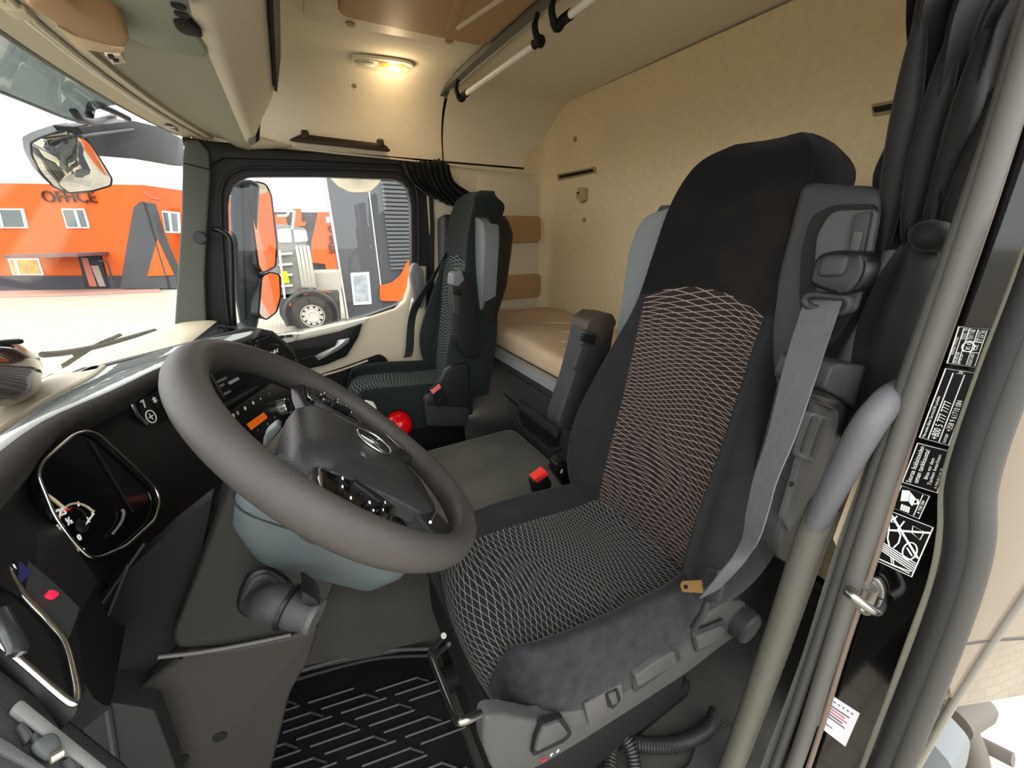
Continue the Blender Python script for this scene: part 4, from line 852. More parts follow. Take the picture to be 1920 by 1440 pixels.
sy = slab('blue_sticker', [l_(*p, .004) for p in [(18, 1062), (38, 1052), (58, 1072), (42, 1092), (28, 1080)]], -NL*.001, mat('sticker_blue', '#27275a', .6), lw, bev=0)
text('sticker_number', '4', l_(26, 1062, .0045), l_(38, 1072, .0045)-l_(20, 1052, .0045), V(0, 0, 1), .012, mat('sticker_pale', '#cfcfe0', .6), sy, bold=True)
tube('left_knob_glint', bez([l_(0, 1150, .006), l_(20, 1190, .01), l_(32, 1212, .01), l_(30, 1228, .008)], 4), .005, mat('satin_dark', '#3d3e40', .25, metal=.6), lw, seg=10)
# air vent at the lower left
NVv = V(.55, -.45, .70).normalized(); PV = V(-.13, .27, 1.06)
def v_(px, py, off=0): return UP(px, py, PV+NVv*off, NVv)
vt = slab('vent_surround', [v_(*p, -.006) for p in [(-60, 1200), (0, 1245), (120, 1335), (240, 1430), (280, 1480), (-60, 1480)]], -NVv*.03, BLK, dash, bev=.006)
slab('vent_bar', rnd([v_(*p, .002) for p in [(18, 1330), (40, 1308), (130, 1380), (205, 1440), (190, 1460), (120, 1408)]], .004), -NVv*.014, mat('vent_bar_grey', '#5b5a57', .45), vt, bev=.004)
for (a, b) in (((30, 1362), (46, 1348)), ((56, 1380), (70, 1366)), ((120, 1425), (136, 1410))):
    slab('vent_blade', [v_(*a), v_(*b), v_(b[0]+22, b[1]+30), v_(a[0]+18, a[1]+34)], -NVv*.012, DGREY, vt, bev=.002)
tab = slab('vent_tab', rnd([v_(*p, .006) for p in [(60, 1390), (98, 1370), (114, 1382), (118, 1410), (94, 1424), (70, 1410)]], .006), -NVv*.012, mat('vent_tab_grey', '#3b3f3d', .4), vt, bev=.004)
tube('tab_edge', [v_(94, 1424, .008), v_(118, 1410, .008)], .003, ALU, tab, seg=8)
slab('vent_bar', rnd([v_(*p, .0) for p in [(-20, 1372), (10, 1386), (90, 1440), (70, 1446), (-20, 1400)]], .004), -NVv*.012, GREYP, vt, bev=.003)
# ---------------- under-dash panels
slab('knee_panel_dark', [V(-.30, .50, .70), V(-.30, .85, .70), V(-.26, .85, .90), V(-.24, .50, .95)], (-.02, 0, -.01), BLKM, dash, bev=0)
slab('bulkhead', [V(-.50, .2, ZF), V(-.50, 2.17, ZF), V(-.45, 2.17, .85), V(-.45, .2, .95)], (-.02, 0, 0), BLKM, dash, bev=0)
# ================================================================== steering wheel and column
WC = V(.027, .549, 1.102); WN = V(.7071, 0, .7071); WV = V(-.7071, 0, .7071); WU = V(0, 1, 0)
def wh(u, v, w=0): return WC+WU*u+WV*v+WN*w
sw = thing('steering_wheel', 'worn grey-black four-spoke steering wheel in front of the driver seat', 'steering wheel', tuple(wh(0, 0, -.05)))
RIM = mat('worn_wheel_leather', '#3b3835', .48, bump=.25, bscale=700, var=.10, vscale=18)
RR = .2145
bm = bmesh.new(); N, Mn = 96, 18; rg = []
for i in range(N):
    a = 2*math.pi*i/N; ca, sa = math.cos(a), math.sin(a); r = []
    grip = 1+.05*math.cos(4*a)
    for k in range(Mn):
        b = 2*math.pi*k/Mn; tr = .0212*grip; rr = RR+tr*.92*math.cos(b); r.append(bm.verts.new(wh(rr*sa, rr*ca, tr*1.08*math.sin(b))))
    rg.append(r)
for i in range(N):
    A, B = rg[i], rg[(i+1) % N]
    for k in range(Mn): bm.faces.new((A[k], A[(k+1) % Mn], B[(k+1) % Mn], B[k]))
obj('rim', bm, RIM, sw)
for rr, w_s in ((RR+.012, .015), (RR-.010, .0165)): pass
HUB = mat('hub_plastic', '#2b2c2c', .36, bump=.45, bscale=420, var=.06, vscale=30)
HUBD = mat('hub_spoke_plastic', '#201f1e', .38, bump=.3, bscale=600)
hub = [(-.098, .052), (-.07, .080), (.07, .080), (.098, .052), (.104, -.035), (.082, -.10), (.035, -.125), (-.035, -.125), (-.082, -.10), (-.104, -.035)]
def hring(s, w): return rnd([wh(u*s, v*s-.002, w) for u, v in hub], .03*s, 4)
loft('hub_pad', [hring(.82, -.075), hring(.93, -.05), hring(1.0, -.028), hring(1.0, -.008), hring(.88, .006), hring(.6, .014), hring(.25, .017)], HUB, sw, angle=60)
def spoke(pts, w0, w1, m, name='spoke'):
    """pts: outline from hub to rim; w0/w1 heights at hub and rim"""
    return slab(name, rnd([wh(u, v, w0+(w1-w0)*min(1, max(0, (math.hypot(u, v)-.08)/.13))) for u, v in pts], .01), -WN*.022, m, sw, bev=.008, seg=3)
spoke([(.085, .055), (.15, .068), (.212, .070), (.215, -.02), (.15, -.045), (.09, -.05)], -.006, -.002, HUBD)
spoke([(-.085, .055), (-.15, .068), (-.212, .070), (-.215, -.02), (-.15, -.045), (-.09, -.05)], -.006, -.002, HUBD)
spoke([(.045, -.115), (.095, -.075), (.13, -.10), (.178, -.128), (.128, -.178), (.085, -.15)], .004, -.002, HUBD)
spoke([(-.045, -.115), (-.095, -.075), (-.13, -.10), (-.178, -.128), (-.128, -.178), (-.085, -.15)], .004, -.002, HUBD)
spoke([(-.05, -.105), (.05, -.105), (.075, -.14), (.05, -.165), (-.05, -.165), (-.075, -.14)], .004, -.012, HUBD, 'lower_hub_cover')
# raised trim swoosh on the lower near spoke
slab('spoke_cover', rnd([wh(-.118, .052, .006), wh(-.07, .02, .014), (wh(-.06, -.04, .016)), wh(-.068, -.10, .012), wh(-.096, -.125, .008), wh(-.12, -.095, .006), wh(-.112, -.03, .006)], .012), -WN*.02, HUB, sw, bev=.006, seg=3)
slab('spoke_cover', rnd([wh(.118, .052, .006), wh(.112, -.03, .006), wh(.12, -.095, .006), wh(.096, -.125, .008), wh(.068, -.10, .012), wh(.06, -.04, .016), wh(.07, .02, .014)], .012), -WN*.02, HUB, sw, bev=.006, seg=3)
# chrome strips across the lower spokes
for s in (-1, 1): tube('chrome_strip', [wh(s*.098, -.128, .006), wh(s*.135, -.102, .005)], .0022, CHROME, sw, seg=8)
# button pods
for s in (-1, 1):
    pd = slab('button_pod', rnd([wh(s*.115, .058, .004), wh(s*.172, .056, .002), wh(s*.188, .02, .001), wh(s*.182, -.018, .001), wh(s*.128, -.045, .004), wh(s*.112, 0, .006)], .008), -WN*.014, BLKG, sw, bev=.003, label='glossy black button pod')
    tube('pod_rim', rnd([wh(s*.113, .060, .003), wh(s*.174, .058, .001), wh(s*.190, .02, 0), wh(s*.184, -.02, 0), wh(s*.128, -.047, .003), wh(s*.110, 0, .005)], .008), .0013, STEEL, pd, seg=6, closed=True)
    for (u, v, a, b) in ((.128, .035, .012, .008), (.148, .038, .01, .007), (.165, .03, .009, .008), (.135, .008, .014, .008), (.158, .004, .010, .009), (.172, .002, .006, .008), (.142, -.022, .010, .006), (.162, -.014, .008, .005)):
        k = slab('button', rnd([wh(s*(u-a/2), v-b/2, .0085), wh(s*(u+a/2), v-b/2, .0075), wh(s*(u+a/2), v+b/2, .0075), wh(s*(u-a/2), v+b/2, .0085)], .002), -WN*.006, BLKS, pd, bev=.001)
        slab('button_mark', [wh(s*(u-a*.2), v-b*.12, .0092), wh(s*(u+a*.2), v-b*.12, .0086), wh(s*(u+a*.2), v+b*.12, .0086), wh(s*(u-a*.2), v+b*.12, .0092)], -WN*.001, WHITE, k, bev=0)
    rk = slab('rocker_key', rnd([wh(s*.120, .02, .012), wh(s*.132, .024, .012), wh(s*.150, -.012, .011), wh(s*.142, -.022, .011)], .004), -WN*.01, BLKS, pd, bev=.003)
# emblem in the hub centre
em = thing_c = wh(.018, -.036, .019)
er = .031
ring = [em+WU*(er*math.cos(a))+WV*(er*math.sin(a)) for a in [2*math.pi*k/36 for k in range(36)]]
eo = tube('emblem_ring', ring, .0022, CHROME, sw, seg=8, closed=True, label='round chrome emblem')
for k in range(3):
    a = math.pi/2+k*2*math.pi/3; d_e = WU*math.cos(a)+WV*math.sin(a); n_e = WU*-math.sin(a)+WV*math.cos(a)
    slab('emblem_star', [em+n_e*.0045, em+d_e*er, em-n_e*.0045], -WN*.004, CHROME, eo, bev=.0015)
text('airbag_mark', 'SRS', wh(-.045, -.005, .0155), WU, WV, .011, LGREY, sw)
# ---------------- column cowl and shroud
col = thing('steering_column', 'steering column with smooth grey cowl and black lower shroud', 'steering column', (-.1, .55, .85))
COWL = mat('grey_teal_cowl', '#454d4e', .42, bump=.3, bscale=700)
def cring(hu, v0, v1, w, r=.05): return rnd([wh(-hu, v0, w), wh(hu*.95, v0, w), wh(hu*.5, v1*.35, w), wh(-hu, v1, w)], r, 6)
loft('cowl', [cring(.07, -.10, .06, -.030), cring(.112, -.130, .112, -.036), cring(.124, -.148, .122, -.048), cring(.127, -.154, .124, -.066), cring(.122, -.156, .105, -.10), cring(.10, -.150, .06, -.140), cring(.07, -.12, .03, -.16)], COWL, col, angle=60)
tube('cowl_seam', cring(.127, -.155, .124, -.070), .0010, DGREY, col, seg=5, closed=True)
slab('column_stalk_end', rnd([U(492, 835, y=.66), U(500, 812, y=.66), U(520, 795, y=.66), U(530, 800, y=.66), U(510, 826, y=.66), U(500, 840, y=.66)], .005), (0, .02, 0), LGREY, col, bev=.004)
SHR = mat('column_shroud_black', '#181817', .38, bump=.3, bscale=500)
k2 = lambda px, py, y=.455: U(px, py, y=y)
def bevslab(name, pts, th, m, par, bev): return slab(name, pts, th, m, par, bev=bev, seg=4, angle=50)
bevslab('shroud', rnd([k2(*p) for p in [(448, 885), (425, 910), (385, 1020), (335, 1150), (318, 1195), (330, 1220), (440, 1212), (540, 1192), (600, 1165), (632, 1090), (640, 1040), (560, 960)]], .012), (0, .085, 0), SHR, col, .028)
# selector stalk
esc = slab('stalk_plate', rnd([k2(*p, .449) for p in [(446, 1115), (462, 1080), (500, 1066), (540, 1088), (556, 1110), (520, 1170), (470, 1168), (440, 1150)]], .012), (0, .02, 0), BLKS, col, bev=.006, seg=3)
slab('stalk_plate_inner', rnd([k2(*p, .446) for p in [(454, 1118), (468, 1088), (500, 1076), (532, 1096), (540, 1115), (510, 1162), (474, 1160), (448, 1146)]], .012), (0, .01, 0), DGREY, esc, bev=.005, seg=3)
A, B, Cc = k2(488, 1124, .45), k2(520, 1130, .40), k2(590, 1156, .375)
tube('selector_stalk', bez([A, A.lerp(B, .5)+V(0, -.01, .004), B, B.lerp(Cc, .5), Cc], 5), [.019]*6+[.021]*6+[.0205]*5+[.019]*3+[.016], DGREY, col, seg=16, label='grey multifunction selector stalk')
lathe('stalk_ring', [(.0225, -.003), (.0245, -.002), (.0245, .002), (.0225, .003)], B.lerp(Cc, .30), Cc-B, BLKS, col, seg=22)
slab('stalk_switch', rnd([k2(*p, .372) for p in [(566, 1108), (590, 1122), (604, 1138), (590, 1146), (566, 1128)]], .004), (0, .03, 0), BLKS, col, bev=.004)
tube('stalk_tip', [Cc-(Cc-B).normalized()*.003, Cc+(Cc-B).normalized()*.003], .0185, GREYP, col, seg=18)
# ---------------- panels below the column
lp = thing('knee_panel', 'dark brownish footwell panel below the steering column', 'panel', (-.2, .55, .5))
KNEE = mat('knee_panel_brown', '#1f1d1b', .5, bump=.3, bscale=500)
kp = bevslab('lower_panel', rnd([k2(*p) for p in [(345, 1222), (440, 1218), (545, 1196), (600, 1172), (580, 1240), (545, 1300), (525, 1380), (500, 1480), (280, 1560), (190, 1360)]], .012), (0, .22, 0), KNEE, lp, .02)
tube('edge_highlight', bez([k2(296, 1232, .452), k2(380, 1222, .452), k2(470, 1206, .452), k2(545, 1190, .452)], 6), .0025, mat('edge_highlight_grey', '#4c4945', .35), kp, seg=8)  # highlight along the shroud's lower edge, painted as a pale grey tube
tube('panel_gap', [k2(338, 1232, .453), k2(230, 1320, .453)], .0035, BLKM, kp, seg=6)
for px, py in ((412, 1382), (340, 1424)): lathe('panel_hole', [(0, .001), (.008, .001), (.008, -.003)], k2(px, py, .4545), (0, -1, 0), mat('hole_black', '#050505', .9), kp, seg=14)
bevslab('side_cover', rnd([k2(*p, .43) for p in [(150, 1350), (200, 1318), (290, 1332), (330, 1440), (340, 1500), (180, 1520)]], .006), (0, .05, 0), mat('cover_green_grey', '#171a19', .6, bump=.2, bscale=700), lp, .006)
tube('cover_edge', [k2(199, 1320, .428), k2(212, 1400, .428), k2(222, 1470, .428)], .003, DGREY, lp, seg=6)
bevslab('dark_void', rnd([k2(*p, .47) for p in [(178, 1125), (260, 1050), (330, 985), (400, 930), (345, 1200), (200, 1330), (165, 1320)]], .006), (0, .02, 0), mat('void_black', '#060606', .8), lp, .006)  # black sheet standing in for the shaded void below the dash
tube('void_edge', [k2(185, 1140, .468), k2(270, 1020, .468)], .0015, DGREY, lp, seg=6); tube('void_edge', [k2(172, 1290, .466), k2(188, 1190, .466), k2(240, 1060, .466)], .0015, DGREY, lp, seg=6)
# ---------------- footwell rubber mat
RUBM = mat('black_rubber_mat', '#111214', .38, bump=.2, bscale=250, var=.25, vscale=12)
RIBM = mat('worn_rib_rubber', '#303133', .35, bump=.1, bscale=300)
fm = thing('rubber_floor_mat', 'black ribbed rubber mat in the driver footwell', 'floor mat', (0, .65, ZF))
mo = [V(-.36, .93, ZF+.002), V(-.22, .915, ZF+.002), V(.0, .865, ZF+.002), V(.16, .79, ZF+.002), V(.17, .40, ZF+.002), V(-.36, .30, ZF+.002)]
slab('mat_body', mo, (0, 0, .008), RUBM, fm, bev=0, r=.02)
for k, dz in enumerate((0, .014)): tube('mat_lip', bez([p+V(0, .012*k, .01+dz) for p in mo[:4]], 6), .006, RUB if k else RUBD, fm, seg=8)
bmr = bmesh.new(); addbox(bmr, (0, 0, 0), (.118, .006, .006), .002, seg=1); rme = bpy.data.meshes.new('rib'); bmr.to_mesh(rme); bmr.free(); rme.materials.append(RIBM)
for r in range(18):
    for c in range(4):
        x = -.31+c*.135+(r % 4)*.03; y = .87-r*.027-(x+.1)*.19
        lim = .90-.13*max(0, min(1, (x+.25)/.4))
        if y > lim-.02 or x > .13 or x < -.33 or y < .36: continue
        o = bpy.data.objects.new('rib', rme); COL.objects.link(o); o.parent = fm; o.location = V(x, y, ZF+.012)-ROOTLOC[fm.name]; o.rotation_euler = (0, 0, -.19)
        if c < 3 and r % 2: 
            o = bpy.data.objects.new('rib', rme); COL.objects.link(o); o.parent = fm; o.location = V(x+.066, y-.022, ZF+.012)-ROOTLOC[fm.name]; o.rotation_euler = (0, 0, -.75); o.scale = (.36, 1, 1)
# plastic sill strip beside the mat
tag(strip('trim_8', [V(.205, .80, ZF+.004), V(.21, .55, ZF+.004), V(.215, .28, ZF+.004)], (.04, 0, 0), (0, 0, .02), BLK, bev=.004), 'black floor strip between rubber mat and seat', 'trim', kind='structure')
# ================================================================== driver-side door jamb, curtain, handle, cord
X0 = .66
b_ = lambda px, py, x=X0: U(px, py, x=x)
jamb = thing('trim_9', 'black door jamb with rubber seals at the open driver door', 'door jamb', (.66, .12, .3), kind='structure')
def band(name, L, R, x, th, m, bev=.003, lab=None):
    """upright band between two traced edges, th deep towards the rear"""
    Lp = bez([b_(*p, x) for p in L], 4); Rp = bez([b_(*p, x) for p in R], 4); n = min(len(Lp), len(Rp)); Lp = resample_open(Lp, 24); Rp = resample_open(Rp, 24)
    bm = bmesh.new(); A = [[bm.verts.new(p) for p in q] for q in (Lp, Rp, [p+V(th, 0, 0) for p in Rp], [p+V(th, 0, 0) for p in Lp])]
    for a in range(4):
        P, Q = A[a], A[(a+1) % 4]
        for k in range(23): bm.faces.new((P[k], P[k+1], Q[k+1], Q[k]))
    bm.faces.new([A[a][0] for a in range(4)]); bm.faces.new([A[a][-1] for a in range(4)][::-1])
    return obj(name, bm, m, jamb, label=lab)
def resample_open(P, n):
    d = [0]
    for a, b in zip(P, P[1:]): d.append(d[-1]+(b-a).length)
    out = []; j = 0
    for k in range(n):
        s = d[-1]*k/(n-1)
        while j < len(d)-2 and d[j+1] < s: j += 1
        out.append(P[j].lerp(P[j+1], (s-d[j])/max(d[j+1]-d[j], 1e-9)))
    return out
def seal(name, pts, r, m, x=X0, flat=1.0, lab=None): return tube(name, bez([b_(*p, x) for p in pts], 6), r, m, jamb, seg=12, flat=flat, label=lab)
# gloss panel with the stickers
band('gloss_panel', [(1425, 1600), (1500, 1440), (1640, 1040), (1730, 770), (1800, 560), (1870, 330), (1985, -60)], [(1560, 1600), (1640, 1440), (1720, 1200), (1772, 1000), (1795, 850), (1880, 620), (2060, 60)], .672, .01, BLKG, lab='gloss black painted jamb')
band('jamb_rear', [(1380, 1600), (1440, 1440), (1560, 1080), (1700, 700), (1830, 310), (1930, -60)], [(1480, 1600), (1540, 1440), (1660, 1080), (1780, 700), (1900, 310), (2060, 0)], .69, .05, BLKM)
# inner carpet-cloth edge, inner double rubber seal
band('cloth_edge', [(1425, 1440), (1500, 1240), (1562, 1040), (1650, 800), (1722, 600), (1800, 380), (1870, 180), (1920, -60)], [(1452, 1440), (1525, 1240), (1582, 1040), (1668, 800), (1740, 600), (1818, 380), (1886, 180), (1945, -60)], .668, .02, mat('speckled_edge_cloth', '#6b6a63', .9, bump=.8, bscale=900))
seal('inner_seal', [(1440, 1470), (1470, 1390), (1540, 1185), (1600, 1000), (1672, 790), (1742, 590), (1820, 370), (1880, 190), (1950, -60)], .0085, RUB, .655)
seal('inner_seal', [(1475, 1470), (1505, 1390), (1568, 1190), (1625, 1010), (1698, 790), (1768, 590), (1843, 370), (1900, 190), (1975, -60)], .0115, mat('pale_rubber_seal', '#55534f', .5, bump=.1, bscale=800), .652)
seal('jamb_flange', [(1505, 1470), (1535, 1380), (1590, 1200), (1640, 1050), (1715, 800), (1790, 590), (1860, 385), (1925, 180)], .004, mat('flange_brown', '#6d5f56', .4), .660)
# outer seals
seal('outer_seal', [(1600, 1500), (1640, 1400), (1715, 1200), (1755, 1090), (1772, 1000), (1776, 920), (1800, 830), (1850, 690), (1905, 550), (1960, 400)], .0075, mat('flange_grey', '#8a8778', .4), .655)
seal('outer_seal', [(1625, 1500), (1665, 1400), (1745, 1200), (1785, 1080), (1798, 1000), (1800, 920), (1824, 830), (1875, 690), (1935, 540), (1990, 390)], .0130, RUBD, .645)
seal('outer_seal', [(1668, 1500), (1705, 1400), (1782, 1200), (1822, 1080), (1838, 1000), (1840, 920), (1862, 830), (1905, 710), (1960, 570)], .0125, RUB, .648)
# side deflector flaring out behind the jamb, reflected ground put into its tan colour
DN = V(-.37, -.93, 0).normalized(); DP = V(.70, .045, 1.0)
dq = lambda px, py: UP(px, py, DP, DN)
sp = tag(slab('side_deflector', [dq(*p) for p in [(1872, 800), (1850, 1000), (1800, 1190), (1776, 1255), (1786, 1328), (1860, 1316), (1960, 1298), (2060, 1000), (2060, 560)]], (.01, .012, 0), mat('deflector_tan_reflection', '#756a5d', .18, coat=.4), bev=.003), 'glossy side panel with tan ground reflection painted in, flaring out behind the open door jamb', 'side panel')
tube('deflector_edge', [dq(1716, 1440), dq(1790, 1310), dq(1860, 1200), dq(1935, 1090)], .006, mat('edge_grey_light', '#77736b', .4), sp, seg=8)
tube('deflector_edge', [dq(1790, 1210), dq(1860, 1200), dq(1940, 1196)], .002, GREYP, sp, seg=6)
# inner cream-grey trim that runs up into the grab handle
tr = thing('trim_10', 'grey-cream inner pillar trim along the driver door opening', 'trim', (.68, .16, .3), kind='structure')
TRM = mat('grey_cream_trim', '#57554d', .5, bump=.25, bscale=800)
rp = [(1330, 1560, .640), (1385, 1420, .645), (1455, 1230, .65), (1520, 1040, .655), (1555, 960, .665)]
tube('pillar_trim', bez([U(px, py, x=x)+V(.02, .012, 0) for px, py, x in rp], 6), .022, TRM, tr, seg=14)
gh = thing('pillar_grab_handle', 'grey curved grab handle beside the driver seat on the door pillar', 'grab handle', tuple(U(1600, 860, x=.66)))
hp = [(1528, 985, .668), (1556, 930, .650), (1592, 860, .636), (1626, 800, .632), (1652, 765, .642), (1672, 742, .660), (1690, 728, .69)]
HND = mat('handle_grey', '#5c5b5e', .42, bump=.35, bscale=600)
tube('handle_bar', bez([U(px, py, x=x) for px, py, x in hp], 6), [.0145+.004*math.sin(math.pi*min(1, i/34)) for i in range(37)], HND, gh, seg=16)
slab('handle_foot', rnd([U(1655, 775, x=.66), U(1662, 740, x=.655), U(1684, 728, x=.655), U(1684, 750, x=.66)], .004), (.03, 0, 0), HND, gh, bev=.004)
slab('handle_wedge', [U(1560, 1010, x=.668), U(1600, 900, x=.668), U(1628, 858, x=.668), U(1640, 862, x=.672), U(1600, 960, x=.672), U(1572, 1040, x=.672)], (.02, 0, 0), mat('wedge_beige', '#b6a58b', .5), gh, bev=.003)
# ---- stickers
def sticker(name, q, lab, m=None, off=.0):
    t = thing(name, lab, 'sticker', tuple(sum((b_(*p, .669) for p in q), V(0, 0, 0))/4)); P = [b_(*p, .6705) for p in q]
    slab('sticker_film', P, (.0012, 0, 0), m or mat('sticker_black', '#0a0a0a', .35), t, bev=0); return t, [b_(*p, .6695) for p in q]
def qpt(P, u, v): return (P[0]*(1-u)+P[1]*u)*(1-v)+(P[3]*(1-u)+P[2]*u)*v     # u along first edge, v down
def line(t, P, uv, r=.0006, name='printed_line', closed=False, m=WHITE):
    bm = bmesh.new(); ringtube(bm, [qpt(P, *a) for a in uv], r, 5, closed); return obj(name, bm, m, t)
def stext(t, P, s, u, v0, v1, hu, m=WHITE, name='lettering'):
    """lettering reading up the sticker: starts at v1 (low), ends at v0, cap height hu of the sticker width"""
    o = text(name, s, (0, 0, 0), (1, 0, 0), (0, 1, 0), 1.0, m, None, ext=0, align='LEFT'); me = o.data
    xs = [v.co.x for v in me.vertices]; ys_ = [v.co.y for v in me.vertices]; x0_, x1_, y0_, y1_ = min(xs), max(xs), min(ys_), max(ys_)
    for v in me.vertices:
        fu = (v.co.x-x0_)/(x1_-x0_); fv = (v.co.y-y0_)/(y1_-y0_)-.5
        v.co = qpt(P, u-fv*hu, v1+(v0-v1)*fu)+V(-.0005, 0, 0)-ROOTLOC[t.name]
    o.parent = t; ROOTLOC[o.name] = ROOTLOC[t.name]; return o
BORDER = [(.02, .02), (.98, .02), (.98, .98), (.02, .98)]
# type plate
t, P = sticker('type_plate', [(1797, 611), (1873, 617), (1846, 693), (1774, 682)], 'small white-framed type plate at the top of the jamb')
line(t, P, BORDER, .0008, closed=True)
for u in (.16, .30, .52, .74): line(t, P, [(u, .05), (u, .95)], .0004)
for v in (.36, .62): line(t, P, [(.30, v), (.74, v)], .0004)
for s_, u, v0, v1, hu in (('VALMISTAJA TYYPPI MALLI', .09, .28, .75, .09), ('0231 10', .22, .04, .32, .09), ('4170 01', .33, .04, .32, .09), ('/ 231 / 06', .42, .06, .34, .09), ('OSA NRO 000', .22, .66, .96, .09), ('24V MAX 10A', .33, .70, .96, .08), ('CE', .60, .42, .56, .12), ('E1', .42, .42, .56, .10), ('960 4 A B C', .58, .06, .34, .08), ('12 24 30', .67, .06, .34, .08), ('RADIO UNIT', .60, .64, .95, .09), ('A 000 817 80 20', .86, .55, .96, .09)):
    stext(t, P, s_, u, v0, v1, hu)
cc = qpt(P, .42, .50); uu_ = (qpt(P, .5, .5)-cc).normalized(); vv2 = (qpt(P, .42, .4)-cc).normalized()
bm = bmesh.new(); ringtube(bm, [cc+uu_*.0048*math.cos(a)+vv2*.0055*math.sin(a) for a in [2*math.pi*k/20 for k in range(20)]], .0006, 5, True); obj('approval_ring', bm, WHITE, t)
# service phone sticker
t, P = sticker('phone_sticker', [(1773, 688), (1833, 697), (1779, 838), (1722, 822)], 'long black service sticker with two white phone numbers')
line(t, P, BORDER, .0007, closed=True); line(t, P, [(.30, .06), (.30, .97)], .0006); line(t, P, [(.66, .06), (.66, .97)], .0006)
for a_t in (('Mercedes-Benz Service24h puhelin', .16, .38, .96, .13), ('+800 5 777 7777', .48, .42, .95, .24), ('suoraan', .82, .84, .96, .09), ('+358 9 61710 084', .82, .38, .80, .18), ('Suomi', .5, .02, .06, .2)): stext(t, P, *a_t)
# axle reminder
t, P = sticker('warning_sticker', [(1720, 829), (1786, 846), (1758, 926), (1690, 905)], 'black warning sticker with white Finnish text in the middle of the jamb')
line(t, P, BORDER, .0007, closed=True)
for a_t in (('Seuraa lisälaitteiden', .18, .06, .94, .14), ('oman tankkausta!', .36, .10, .90, .14), ('Bitte vor dem', .58, .25, .75, .10), ('Tanken beachten', .72, .14, .86, .10), ('A 958 817 03 20', .90, .42, .90, .07)): stext(t, P, *a_t)
# manual pictogram
t, P = sticker('manual_sticker', [(1690, 909), (1744, 930), (1724, 974), (1670, 952)], 'small pictogram sticker with an open book')
line(t, P, BORDER, .0006, closed=True); line(t, P, [(.78, .05), (.78, .95)], .0005)
bm = bmesh.new(); slabbm(bm, [qpt(P, *a) for a in ((.10, .18), (.34, .10), (.44, .50), (.20, .60))], (.0006, 0, 0)); obj('book_left_page', bm, WHITE, t)
bm = bmesh.new(); slabbm(bm, [qpt(P, *a) for a in ((.37, .14), (.62, .30), (.62, .62), (.47, .52))], (.0006, 0, 0)); obj('book_right_page', bm, WHITE, t)
line(t, P, [(.56, .35), (.70, .30), (.74, .45), (.64, .52), (.56, .44)], .0011, 'wheel_symbol', True)
for k in range(4): line(t, P, [(.30+k*.08, .70), (.34+k*.08, .92)], .0010, 'figure_symbol')
stext(t, P, 'A 958 584', .88, .25, .8, .10)
# tow diagram
t, P = sticker('diagram_sticker', [(1667, 955), (1752, 988), (1710, 1084), (1631, 1047)], 'square diagram sticker crossed out with white lines at the bottom of the group')
line(t, P, BORDER, .0008, closed=True)
line(t, P, [(.05, .05), (.95, .62)], .0014, 'crossing_line'); line(t, P, [(.97, .12), (.06, .38)], .0014, 'crossing_line')
line(t, P, [(.22, .06), (.10, .22), (.16, .34), (.20, .50), (.30, .62)], .0009, 'hose_line'); line(t, P, [(.40, .10), (.34, .28), (.44, .36), (.46, .50), (.40, .62)], .0009, 'hose_line')
cc = qpt(P, .74, .56); e1_ = (qpt(P, .9, .56)-cc); e2_ = (qpt(P, .74, .72)-cc)
bm = bmesh.new(); ringtube(bm, [cc+e1_*math.cos(a)*.9+e2_*math.sin(a)*1.0 for a in [2*math.pi*k/22 for k in range(22)]], .0009, 5, True); obj('dial_symbol', bm, WHITE, t)
line(t, P, [(.66, .52), (.82, .62)], .0010, 'dial_needle')
for k in range(5): line(t, P, [(.04, .60+k*.035), (.96, .72+k*.04)], .0008, 'beam_line')
for k in range(2): line(t, P, [(.42+k*.05, .80), (.50+k*.05, .92), (.92, .94-k*.04)], .0007, 'beam_line')
line(t, P, [(.60, .12), (.86, .14), (.84, .30), (.64, .24)], .0007, 'box_symbol', True); line(t, P, [(.12, .12), (.20, .10), (.22, .18), (.14, .2)], .0008, 'box_symbol', True)
line(t, P, [(.10, .93), (.62, .93)], .0009)
# white paper label
t, P = sticker('paper_label', [(1545, 1295), (1612, 1338), (1585, 1400), (1522, 1352)], 'white paper label with reddish print low on the jamb', mat('label_paper', '#dcd9dd', .6))
INK = mat('label_ink', '#6f6a70', .7); REDI = mat('label_red_ink', '#c07a80', .7)
for k in range(7): line(t, P, [(.10+k*.12, .12), (.15+k*.12, .12)], .0012, 'printed_mark', m=INK)
for k in range(5): line(t, P, [(.20, .26+k*.08), (.82-.1*(k % 2), .26+k*.08)], .0012, 'printed_line', m=REDI if k in (1, 2) else INK)
line(t, P, [(.2, .8), (.55, .8)], .0008, 'printed_line', m=INK)
# striker
t = thing('door_striker', 'steel door latch striker bolted to the jamb', 'striker', tuple(b_(1632, 1110)))
slab('striker_plate', rnd([b_(*p, .662) for p in [(1612, 1090), (1628, 1078), (1648, 1086), (1660, 1108), (1655, 1140), (1630, 1155), (1608, 1148), (1605, 1120)]], .012), (.008, 0, 0), STEEL, t, bev=.003)
for px, py in ((1631, 1098), (1622, 1140)):
    lathe('bolt', [(0, .002), (.004, .002), (.004, .005), (.009, .005), (.010, 0)], b_(px, py, .661), (-1, 0, 0), ALU, t, seg=16)
tube('striker_bar', bez([b_(1652, 1132, .66), b_(1640, 1146, .630), b_(1600, 1118, .615), b_(1590, 1110, .625), b_(1604, 1104, .66)], 5), .0065, STEEL, t, seg=10)
